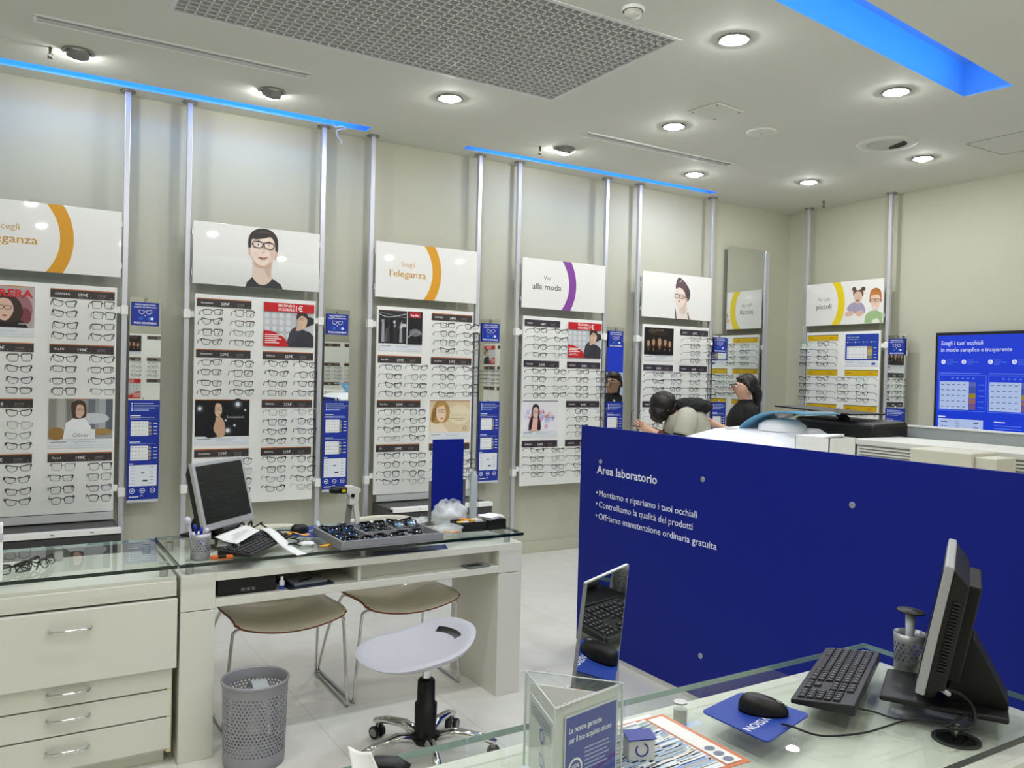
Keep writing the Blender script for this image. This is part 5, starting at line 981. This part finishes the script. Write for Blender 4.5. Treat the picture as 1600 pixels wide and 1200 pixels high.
# small folded card, brochure, scraps
t = thing('tent_card', 'small white card with blue folded top beside the acrylic holder', 'card', (1.105, 1.272, ZG), -.35); MB().box(-.028, -.02, 0, .028, .016, .042, M_paper).build('body', t, bevel=.002); MB().hexa([(-.030, -.024, .042), (.030, -.022, .042), (.030, .018, .046), (-.030, .018, .046)], [(-.030, -.024, .044), (.030, -.022, .044), (.030, .018, .048), (-.030, .018, .048)], M_signblue).build('blue_flap', t); q = MB(); q.ring(.0, .022, .011, .014, .0206, ink('#3a48a8'), 2.4, 7.6); q.build('printed_mark', t)
t = thing('brochure', 'orange-bordered printed sheet on the near desk glass', 'brochure', (0, 0, ZG)); u0, u1, v0, v1 = .985, 1.29, 1.145, 1.405
MB().box(u0, v0, 0, u1, v1, .0012, mat('print_orange', '#c46a34', .3)).box(u0+.05, v1-.006, .0002, u1-.03, v1+.014, .0010, M_paper).build('sheet', t)
q = MB(); q.M = Matrix.Rotation(-PI/2, 4, 'X'); q.rect(u0+.008, v0+.010, u1-.060, v1-.012, .0015, ink('#e2e6e6')); random.seed(6); v = v0+.012
while v < v1-.02:
    h = random.uniform(.003, .011); u = u0+.01
    while u < u1-.062: w_ = random.uniform(.03, .14); w_ = min(w_, u1-.06-u); q.face([(u, v), (u+w_, v+.006), (u+w_, v+.006+h), (u, v+h)], .0018, ink(random.choice(['#e6e8ea', '#d4dcdc', '#a8b6b4', '#8aa0d0', '#b4c0d8', '#a8aca4', '#e4dcd0', '#9ab0c8', '#d8e4e0', '#98b0d0', '#f0f0ee']))); u += w_
    v += h*.9
q.rect(u1-.054, v0+.012, u1-.012, v1-.01, .0020, ink('#e4e4de'))
for k in range(3): q.ell(u1-.034, v0+.028+k*.026, .012, .010, .0026, ink('#6a7488'))
q.build('printed_stripes', t)
mousepad('blue mouse mat with white lettering on the near desk', [(1.549, 1.41), (1.588, 1.239), (1.384, 1.185), (1.376, 1.372)], (PI+.236, .047, .022, .030))
mouse('black computer mouse on the blue mat of the near desk', 1.497, 1.297, math.radians(-50), ZG+.003)
keyboard('black keyboard in full view on the near desk', 1.826, 1.342, math.radians(27.5)+PI)
monitor('silver and black monitor seen from its side on the near desk', (1.9447, 1.2011, .8445), 2.0829, .1771, False)
tag(MB().tube(spl([at(1221, 1131, ZG+.012)]+[at(a, b, ZG+.003) for a, b in [(1240, 1136), (1270, 1147), (1300, 1150), (1350, 1145), (1385, 1135), (1420, 1125), (1470, 1126), (1485, 1138)]], 5, False), .0024, M_rubber, 6).build('cable'), 'thin black mouse cable curving over the near desk glass', 'cable')
tag(MB().tube(spl([at(1336, 1106, ZG+.008)]+[at(a, b, ZG+.003) for a, b in [(1365, 1112), (1400, 1123), (1440, 1124), (1480, 1130), (1500, 1136)]], 5, False), .0024, M_rubber, 6).build('cable'), 'short black keyboard cable running to the monitor foot', 'cable')
tag(MB().tube(spl([at(1463, 1070, ZG+.06), at(1475, 1077, ZG+.07), at(1500, 1085, ZG+.06), at(1520, 1105, ZG+.03), at(1522, 1130, ZG+.006), at(1510, 1140, ZG+.004), at(1485, 1138, ZG+.004)], 6, False), .004, M_rubber, 6).build('cable'), 'thick black monitor cable hanging behind the near monitor', 'cable')
tag(MB().tube([at(1462, 1069, ZG+.062), at(1470, 1076, ZG+.068), at(1483, 1085, ZG+.067)], [.005, .006, .005], M_silver, 8).build('cable_plug'), 'silver cable plug behind the near monitor', 'plug')
tag(MB().tube(spl([at(1515, 1125, ZG+.004), at(1530, 1118, ZG+.012), at(1545, 1120, ZG+.004), at(1550, 1112, ZG+.01), at(1535, 1108, ZG+.004), at(1500, 1122, ZG+.006), at(1480, 1135, ZG+.004)], 5, False), .004, M_rubber, 6).build('cable'), 'tangled black cable end beside the cable outlet', 'cable')
t = thing('cable_outlet', 'round dark cable outlet in the near desk', 'cable outlet', (1.878, 1.065, .733)); MB().lathe([(.052, 0), (.052, .004), (.044, .006), (.042, .0)], M_dgrey, n=32).lathe([(.043, .001), (.001, .001)], M_rubber, n=28).build('ring', t); q = MB(); q.tube([(-.01, 0, .001), (-.005, .01, .03)], .004, M_rubber, 6); q.tube([(.01, .01, .001), (.005, .0, .035)], .004, M_board, 6); q.build('cable_stub', t)
cup('perforated steel cup behind the near monitor', 2.062, 1.302, .037, .105)
t = thing('suction_tool', 'black disc-headed tool on a clear stem in the near steel cup', 'tool', (2.062, 1.302, ZG+.004), .4); MB().tube([(-.005, .0, 0), (0, 0, .10), (.002, 0, .150)], [.009, .011, .013], M_acrylic_t, 12).build('stem', t); q = MB(); q.M = Matrix.Translation((.002, 0, .152)) @ Matrix.Rotation(.08, 4, 'X'); q.lathe([(.001, 0), (.028, .001), (.036, .004), (.034, .007), (.001, .010)], M_black, n=30); q.build('disc_head', t)
o = sheet('card', 'white folded card at the bottom edge of the photo', 'card', [(.565, 1.475, .052), (.598, 1.44, .048), (.61, 1.40, .002), (.56, 1.42, .002)], ZG, M_paper, .004)
t = thing('stapler', 'rounded black object at the bottom edge of the photo', 'office tool', (.625, 1.435, ZG), -.7); MB().tube([(-.04, 0, .016), (-.02, 0, .024), (.02, 0, .026), (.045, 0, .018)], [(.010, .018), (.014, .020), (.015, .020), (.010, .018)], M_black, 12, up=(0, 0, 1)).build('body', t); MB().box(-.045, -.018, 0, .045, .018, .006, M_rubber).build('foot', t, bevel=.002)

# ---------------------------------------------------------------- laboratory island with the blue panel
PX = 2.844
t = thing('laboratory_panel', 'large blue panel with white lettering around the lab area', 'panel', (PX, 3.8407, 0), -PI/2)
MB().box(0, 0, .03, 2.85, .016, 1.2632, M_blue).build('panel', t, bevel=.001)
q = MB(); iw = ink('#e9edf6'); wv = .0008
q.text('Area laboratorio', .155, 1.006, .064, wv, iw, 'l', .018, .50)
for v, s_, wd in ((.880, 'Montiamo e ripariamo i tuoi occhiali', .762), (.818, 'Controlliamo la qualità dei prodotti', .735), (.752, 'Offriamo manutenzione ordinaria gratuita', .895)):
    q.text(s_, .182, v, .049, wv, iw, 'l', .003, wd); q.ell(.161, v+.018, .0065, .0065, wv, iw, 12)
q.build('lettering', t)
for y, z in ((3.653, 1.073), (2.864, 1.07), (2.051, 1.068), (2.847, .232), (3.653, .232), (2.051, .232)):
    q = MB(); u = 3.8407-y; q.cyl((u, -.004, z), (u, 0, z), .012, mat('screw_grey', '#b4b6b6', .35, .3), r1=.013, n=20); q.cyl((u, -.0055, z), (u, -.004, z), .006, M_grey, n=12); q.build('screw_cap', t)
MB().box(.02, .0165, 0, 2.85, .05, 1.255, M_board).build('backing_wall', t)
t = thing('island_counter', 'white laboratory counter hidden behind the blue panel', 'counter', (0, 0, 0)); MB().box(PX+.05, 1.0, 0, 3.95, 3.5, 1.02, M_white).build('counter', t)
CT = 1.02
t = thing('edging_machine', 'white lens-edging machine with chamfered housing behind the blue panel', 'machine', (0, 0, CT)); mw = mat('machine_white', '#e6e6e8', .4)
q = MB(); q.hexa([(3.05, 2.60, 0), (3.55, 2.60, 0), (3.55, 3.34, 0), (3.05, 3.34, 0)], [(3.05, 2.60, .205), (3.55, 2.60, .215), (3.55, 3.30, .215), (3.05, 3.28, .205)], mw)
q.hexa([(3.05, 2.60, .205), (3.55, 2.60, .215), (3.55, 3.30, .215), (3.05, 3.28, .205)], [(3.14, 2.72, .262), (3.50, 2.72, .290), (3.50, 3.12, .290), (3.14, 3.10, .270)], mw); q.build('housing', t, bevel=.006)
MB().lathe([(.12, 0), (.115, .03), (.08, .055), (.001, .065)], mw, (3.36, 2.84, .275), n=28).build('dome', t)
vb = mat('visor_blue', '#5f9fc4', .1, alpha=.88, coat=.5); prof = spl([(3.02, .262), (2.985, .30), (2.90, .345), (2.80, .368), (2.70, .372), (2.62, .365)], 4, False)
MB().grid(lambda u, v: (3.24+.28*u, prof[min(len(prof)-1, int(round(v*(len(prof)-1))))].x, prof[min(len(prof)-1, int(round(v*(len(prof)-1))))].y), 4, len(prof)-1, vb).build('visor', t, solid=.008); MB().blob((3.2, 3.03, .268), .03, .04, .014, mat('knob_grey', '#b4b4b2', .4)).build('handle', t)
t = thing('tracer_device', 'black machine with a flat tray top behind the white edging machine', 'machine', (0, 0, CT)); q = MB(); q.hexa([(3.62, 2.50, 0), (3.90, 2.50, 0), (3.90, 3.06, 0), (3.62, 3.06, 0)], [(3.62, 2.50, .325), (3.90, 2.50, .335), (3.90, 2.98, .345), (3.62, 2.98, .34)], M_black); q.build('body', t, bevel=.02, seg=3)
MB().hexa([(3.60, 2.62, .362), (3.88, 2.62, .362), (3.88, 3.10, .384), (3.60, 3.10, .384)], [(3.60, 2.62, .370), (3.88, 2.62, .370), (3.88, 3.10, .392), (3.60, 3.10, .392)], M_black).build('tray_plate', t); MB().tube([(3.75, 2.75, .33), (3.75, 2.82, .375)], .02, M_dgrey, 10).build('hinge', t)
t = thing('cardboard_box', 'small white cardboard box with open flap on the lab counter', 'box', (0, 0, CT)); q = MB(); x0, x1, y0, y1, h = 3.02, 3.20, 2.30, 2.48, .285; q.box(x0, y0, 0, x0+.004, y1, h, M_paper).box(x1-.004, y0, 0, x1, y1, h, M_paper).box(x0, y0, 0, x1, y0+.004, h, M_paper).box(x0, y1-.004, 0, x1, y1, h, M_paper).box(x0, y0, 0, x1, y1, .004, M_paper); q.build('body', t)
MB().hexa([(x0, y0+.03, h), (x1, y0+.06, h), (x1, y1, h), (x0, y1, h)], [(x0, y0+.03, h+.003), (x1, y0+.06, h+.012), (x1, y1, h+.003), (x0, y1, h+.003)], M_paper).build('flap', t)
t = thing('ventilated_unit', 'long cream machine with horizontal vent slats behind the blue panel', 'machine', (0, 0, CT)); mc = mat('unit_cream', '#d2d2ca', .45); MB().box(3.47, 1.10, 0, 3.80, 2.49, .235, mc).box(3.45, 1.10, .235, 3.82, 2.50, .262, mc).build('casing', t, bevel=.004)
for k in range(7): MB().hexa([(3.455, 1.12, .135+k*.014), (3.47, 1.12, .143+k*.014), (3.47, 2.47, .143+k*.014), (3.455, 2.47, .135+k*.014)], [(3.455, 1.12, .139+k*.014), (3.47, 1.12, .147+k*.014), (3.47, 2.47, .147+k*.014), (3.455, 2.47, .139+k*.014)], mc).build('vent_slat', t)
t = thing('beige_box', 'beige instrument box standing before the slatted cream machine', 'instrument', (0, 0, CT)); mb_ = mat('box_beige', '#c6c4b4', .5); MB().box(3.22, 1.80, 0, 3.40, 2.06, .262, mb_).build('case', t, bevel=.006); MB().box(3.24, 1.715, 0, 3.38, 1.80, .248, mb_).build('side_case', t, bevel=.004)
t = thing('frosted_screen', 'low frosted screen along the far side of the lab island', 'screen', (0, 0, 0)); MB().box(3.96, 1.0, 0, 3.985, 3.1, 1.328, mat('frosted', '#b9bfbf', .5, trans=.2)).build('panel', t); MB().box(3.955, 1.0, 1.328, 3.99, 3.1, 1.336, M_board).build('top_rail', t)

# ---------------------------------------------------------------- people
M_skin = mat('skin', '#d8ab90', .5, var=.04, vs=12); M_hair = mat('hair_dark', '#1b1412', .4, bump=.8, bs=90); M_cloth = mat('cloth_black', '#0e0e10', .8, bump=.3, bs=150); M_beige = mat('cloth_beige', '#b3b09f', .75, bump=.3, bs=120, var=.06, vs=20); M_trous = mat('trousers_dark', '#1a1c24', .8); M_shoe = mat('shoe_black', '#0b0b0b', .35)
def figure(label, loc, rz, N, E, root):
    """skinned body: N name -> (pos, radius), E parent-child edges"""
    names = list(N); me = bpy.data.meshes.new('person'); bm = bmesh.new(); sk = bm.verts.layers.skin.verify(); vs = {}
    for k in names: v = bm.verts.new(N[k][0]); v[sk].radius = (N[k][1], N[k][1]); v[sk].use_root = (k == root); vs[k] = v
    for a, b in E: bm.edges.new((vs[a], vs[b]))
    bm.to_mesh(me); bm.free(); me.materials.append(M_skin); o = bpy.data.objects.new('person', me); C.objects.link(o)
    s_ = o.modifiers.new('skin', 'SKIN'); s_.use_smooth_shade = True; u = o.modifiers.new('sub', 'SUBSURF'); u.levels = 2; u.render_levels = 2
    o.location = loc; o.rotation_euler = (0, 0, rz); return tag(o, label, 'person')
def hand(N, E, wrist, palm, dirv, side, spread, curl, tag_):
    d = V(dirv).normalized(); s_ = V(side).normalized(); c = V(curl).normalized(); p = V(palm); N[tag_+'p'] = (p, .024); E.append((wrist, tag_+'p'))
    for k, ln in enumerate((.066, .078, .072, .056)):
        off = s_*(k-1.5)*.019; a = p+d*.03+off; b = a+d*ln*.5+c*ln*.12; e = b+d*ln*.34+c*ln*.40
        for i, (q_, r) in enumerate(((a, .0105), (b, .009), (e, .0075))): N['%sf%d%d' % (tag_, k, i)] = (q_, r)
        E += [(tag_+'p', '%sf%d0' % (tag_, k)), ('%sf%d0' % (tag_, k), '%sf%d1' % (tag_, k)), ('%sf%d1' % (tag_, k), '%sf%d2' % (tag_, k))]
    a = p-s_*.030+c*.008; b = a+d*.030-s_*.008+c*.014; N[tag_+'t0'] = (a, .012); N[tag_+'t1'] = (b, .009); E += [(tag_+'p', tag_+'t0'), (tag_+'t0', tag_+'t1')]
def head_bits(o, c, up, fw, specs=True, hairsize=1):
    """eyes, brows, mouth, ears and spectacles on a head centred at c"""
    c = V(c); up = V(up).normalized(); fw = V(fw).normalized(); lf = up.cross(fw); M = Matrix.Translation(c) @ Matrix((fw, lf, up)).transposed().to_4x4()
    for d in (-1, 1):
        q = MB(); q.M = M; q.blob((.082, d*.033, .006), .012, .014, .010, mat('eye_white', '#e4e0dc', .3), nu=12, nv=8); q.blob((.091, d*.033, .006), .006, .007, .007, mat('iris', '#2a1c14', .2), nu=10, nv=6); q.build('eye', o)
        q = MB(); q.M = M; q.tube([(.088, d*.016, .026), (.089, d*.033, .031), (.080, d*.05, .026)], .0035, M_hair, 6); q.build('eyebrow', o)
        q = MB(); q.M = M; q.blob((-.005, d*.086, .0), .016, .010, .030, M_skin, .2, nu=14, nv=10); q.blob((-.004, d*.092, -.004), .008, .005, .014, mat('skin_deep', '#b98468', .5), nu=10, nv=6); q.build('ear', o)
    q = MB(); q.M = M; q.tube([(.080, -.024, -.052), (.091, 0, -.050), (.080, .024, -.052)], [.003, .006, .003], mat('lips', '#a85a50', .4), 8); q.build('mouth', o)
    q = MB(); q.M = M; q.tube([(.086, 0, .015), (.103, 0, -.012), (.110, 0, -.022), (.094, 0, -.032)], [.008, .012, .015, .008], M_skin, 10); q.build('nose', o)
    if specs:
        ms = frame_meshes('rectangular', 'black'); e = bpy.data.objects.new('eyeglasses', ms[0]); C.objects.link(e); e.parent = o
        for n_, m3 in zip(['temple', 'lens', 'temple', 'lens'], ms[1:]): k = bpy.data.objects.new(n_, m3); C.objects.link(k); k.parent = e
        e.matrix_local = M @ Matrix.Translation((.112, 0, .006)) @ Rz(PI/2) @ Matrix.Scale(1.12, 4)
# shop assistant in black
N = {'pelvis': (V((0, 0, .95)), .13), 'waist': (V((0, 0, 1.08)), .11), 'chest': (V((.01, 0, 1.25)), .13), 'upper': (V((0, 0, 1.36)), .10), 'neck': (V((.0, 0, 1.46)), .048), 'hb': (V((.026, 0, 1.525)), .074), 'head': (V((.024, 0, 1.585)), .102), 'crown': (V((.014, 0, 1.635)), .084)}
E = [('pelvis', 'waist'), ('waist', 'chest'), ('chest', 'upper'), ('upper', 'neck'), ('neck', 'hb'), ('hb', 'head'), ('head', 'crown')]
for s_, d in (('l', 1), ('r', -1)):
    for k, p, r in (('sh', (0, d*.165, 1.365), .058), ('el', (.04, d*.20, 1.12), .043), ('wr', (.25, d*.11, 1.225), .028), ('hip', (0, d*.085, .90), .085), ('kn', (.02, d*.095, .50), .056), ('an', (-.01, d*.10, .10), .038), ('ft', (.13, d*.11, .045), .032)): N[s_+k] = (V(p), r)
    E += [('upper', s_+'sh'), (s_+'sh', s_+'el'), (s_+'el', s_+'wr'), ('pelvis', s_+'hip'), (s_+'hip', s_+'kn'), (s_+'kn', s_+'an'), (s_+'an', s_+'ft')]
    hand(N, E, s_+'wr', (.31, d*.085, 1.255), (.9, -.4*d, .15), (0, d*.3, 1), 0, (0, -d, .2), s_)
ca = math.radians(150)
o = figure('person in black with dark tied hair and glasses, standing in profile', (5.42, 4.98, 0), ca, N, E, 'pelvis'); PA = o
q = MB(); q.tube([(0, 0, .86), (0, 0, .95), (0, 0, 1.06), (.015, 0, 1.20), (.015, 0, 1.29), (0, 0, 1.37), (-.005, 0, 1.43), (-.005, 0, 1.475)], [(.13, .18), (.135, .185), (.125, .16), (.15, .18), (.15, .195), (.125, .185), (.082, .11), (.062, .066)], M_cloth, 20, up=(1, 0, 0))
for d in (-1, 1): q.tube(spl([(0, d*.10, 1.385), (0, d*.165, 1.37), (.005, d*.19, 1.30), (.04, d*.205, 1.12), (.11, d*.175, 1.15), (.19, d*.135, 1.19)], 3, False), [.06, .066, .068, .068, .066, .064, .062, .060, .057, .055, .055, .054, .050, .047, .044, .042], M_cloth, 14)
q.build('black_shirt', o)
q = MB()
for d in (-1, 1): q.tube([(0, d*.07, .96), (0, d*.088, .86), (.02, d*.095, .50), (-.005, d*.10, .10)], [(.125, .105), (.105, .095), (.068, .066), (.055, .05)], M_trous, 16)
q.build('trousers', o)
for d in (-1, 1): MB().tube([(-.06, d*.10, .04), (.0, d*.102, .05), (.10, d*.11, .04), (.18, d*.115, .028)], [(.04, .036), (.048, .042), (.036, .042), (.022, .032)], M_shoe, 14, up=(0, 0, 1)).build('shoe', o)
q = MB(); q.blob((-.012, 0, 1.622), .098, .096, .092, M_hair, .05, 6, nu=28, nv=18); q.tube(spl([(-.05, 0, 1.59), (-.085, 0, 1.565), (-.105, 0, 1.525), (-.105, 0, 1.46), (-.095, 0, 1.39)], 4, False), [.05, .052, .054, .054, .054, .052, .05, .05, .048, .046, .044, .042, .038, .034, .028, .018, .01], M_hair, 14)
q.tube([(.04, -.07, 1.655), (.072, -.02, 1.662), (.072, .02, 1.662), (.04, .07, 1.655)], .016, M_hair, 10); q.tube([(.02, .085, 1.63), (.0, .092, 1.585), (-.04, .08, 1.555)], .02, M_hair, 10); q.tube([(.02, -.085, 1.63), (.0, -.092, 1.585), (-.04, -.08, 1.555)], .02, M_hair, 10); q.build('hair', o)
head_bits(o, (.018, 0, 1.585), (0, 0, 1), (1, 0, 0)); MB().blob((.012, .094, 1.548), .006, .006, .008, mat('pearl', '#e8e2da', .2)).build('earring', o)
q = MB(); q.blob((.395, .02, 1.275), .03, .05, .022, M_paper, .5, 4, nu=16, nv=10, seed=4); ob = q.build('cleaning_cloth'); ob.matrix_world = PA.matrix_basis.copy(); ob.location = (5.42, 4.98, 0); ob.rotation_euler = (0, 0, ca); ob.scale = (.935,)*3; PA.scale = (.935,)*3; tag(ob, 'crumpled white cloth in the hands of the person in black', 'cloth')
# customer bending over spectacles
N = {'pelvis': (V((0, 0, .92)), .13), 'waist': (V((.02, 0, 1.04)), .12), 'chest': (V((.07, 0, 1.19)), .135), 'upper': (V((.12, 0, 1.30)), .10), 'neck': (V((.17, 0, 1.365)), .05), 'hb': (V((.225, 0, 1.375)), .072), 'head': (V((.25, 0, 1.395)), .10), 'crown': (V((.255, 0, 1.435)), .08)}
E = [('pelvis', 'waist'), ('waist', 'chest'), ('chest', 'upper'), ('upper', 'neck'), ('neck', 'hb'), ('hb', 'head'), ('head', 'crown')]
for s_, d in (('l', 1), ('r', -1)):
    for k, p, r in (('sh', (.11, d*.17, 1.295), .058), ('el', (.17, d*.235, 1.10), .044), ('wr', (.36, d*.12, 1.19), .029), ('hip', (-.01, d*.085, .88), .085), ('kn', (.03, d*.10, .49), .056), ('an', (-.03, d*.10, .10), .038), ('ft', (.11, d*.11, .045), .032)): N[s_+k] = (V(p), r)
    E += [('upper', s_+'sh'), (s_+'sh', s_+'el'), (s_+'el', s_+'wr'), ('pelvis', s_+'hip'), (s_+'hip', s_+'kn'), (s_+'kn', s_+'an'), (s_+'an', s_+'ft')]
    hand(N, E, s_+'wr', (.415, d*.095, 1.22), (.85, -.35*d, .35), (-.3, d*.2, 1), 0, (-.2, -d, .1), s_)
cb_ = math.radians(148); CL = (4.63, 4.77, 0)
o = figure('person in beige and black jacket bending over spectacles', CL, cb_, N, E, 'pelvis'); PC = o
q = MB(); q.tube([(-.01, 0, .98), (0, 0, 1.06), (.03, 0, 1.13), (.06, 0, 1.22), (.09, 0, 1.30), (.12, 0, 1.365)], [(.17, .20), (.175, .205), (.18, .21), (.185, .22), (.175, .225), (.12, .17)], M_beige, 22, up=(1, 0, -.2))
q.build('beige_jacket', o)
for d in (-1, 1): q = MB(); q.tube(spl([(.09, d*.12, 1.32), (.10, d*.18, 1.30), (.12, d*.225, 1.24), (.14, d*.24, 1.17)], 3, False), [.08, .086, .09, .092, .092, .09, .088, .086, .085, .084], M_beige, 14); q.build('beige_sleeve', o)
for d in (-1, 1): q = MB(); q.tube(spl([(.14, d*.238, 1.18), (.17, d*.24, 1.09), (.22, d*.205, 1.11), (.29, d*.16, 1.15)], 3, False), [.08, .079, .077, .073, .07, .066, .062, .056, .052, .048], M_cloth, 14); q.build('black_lower_sleeve', o)
for d in (-1, 1): q = MB(); q.tube([(.28, d*.165, 1.145), (.32, d*.14, 1.168)], [.047, .045], mat('cuff_brown', '#5a2c20', .7), 12); q.build('brown_cuff', o)
q = MB(); q.tube([(-.02, 0, .84), (-.015, 0, .95), (-.005, 0, 1.03), (.015, 0, 1.10), (.03, 0, 1.14)], [(.175, .21), (.185, .225), (.19, .228), (.192, .23), (.19, .228)], M_cloth, 20, up=(1, 0, -.2)); q.build('black_hem', o)
q = MB()
for d in (-1, 1): q.tube([(-.03, d*.150, 1.33), (-.055, d*.155, 1.20), (-.05, d*.15, 1.06)], .006, M_cloth, 6)
q.tube([(-.04, 0, 1.36), (-.08, 0, 1.22), (-.12, 0, 1.06)], .005, M_cloth, 6); q.build('jacket_piping', o)
q = MB(); q.blob((.03, 0, 1.395), .165, .17, .075, M_cloth, .16, 5, nu=32, nv=20, seed=3); q.build('black_hood', o)
q = MB(); q.blob((.262, 0, 1.415), .112, .108, .105, M_hair, .08, 4, nu=36, nv=24, seed=2); q.blob((.185, 0, 1.375), .075, .085, .07, M_hair, .1, 4, nu=28, nv=18, seed=9); q.blob((.295, 0, 1.35), .080, .098, .095, M_hair, .14, 4, nu=32, nv=20, seed=7); q.build('hair', o)
q = MB()
for d in (-1, 1): q.tube([(-.01, d*.07, .93), (-.01, d*.088, .84), (.03, d*.10, .49), (-.025, d*.10, .10)], [(.125, .105), (.105, .095), (.068, .066), (.055, .05)], M_trous, 16)
q.build('trousers', o)
for d in (-1, 1): MB().tube([(-.08, d*.10, .04), (-.02, d*.102, .05), (.08, d*.11, .04), (.16, d*.115, .028)], [(.04, .036), (.048, .042), (.036, .042), (.022, .032)], M_shoe, 14, up=(0, 0, 1)).build('shoe', o)
head_bits(o, (.25, 0, 1.385), (.45, 0, .9), (.9, 0, -.45), specs=False)
PC.scale = (.95,)*3
hp = V(CL)+Rz(cb_) @ V((.455, .04, 1.165))
make_frame('black spectacles held up by the bending person in beige', hp, cb_+PI/2+.3, 'rounded', 'black', 'held spectacles', rx=PI/2+.1)
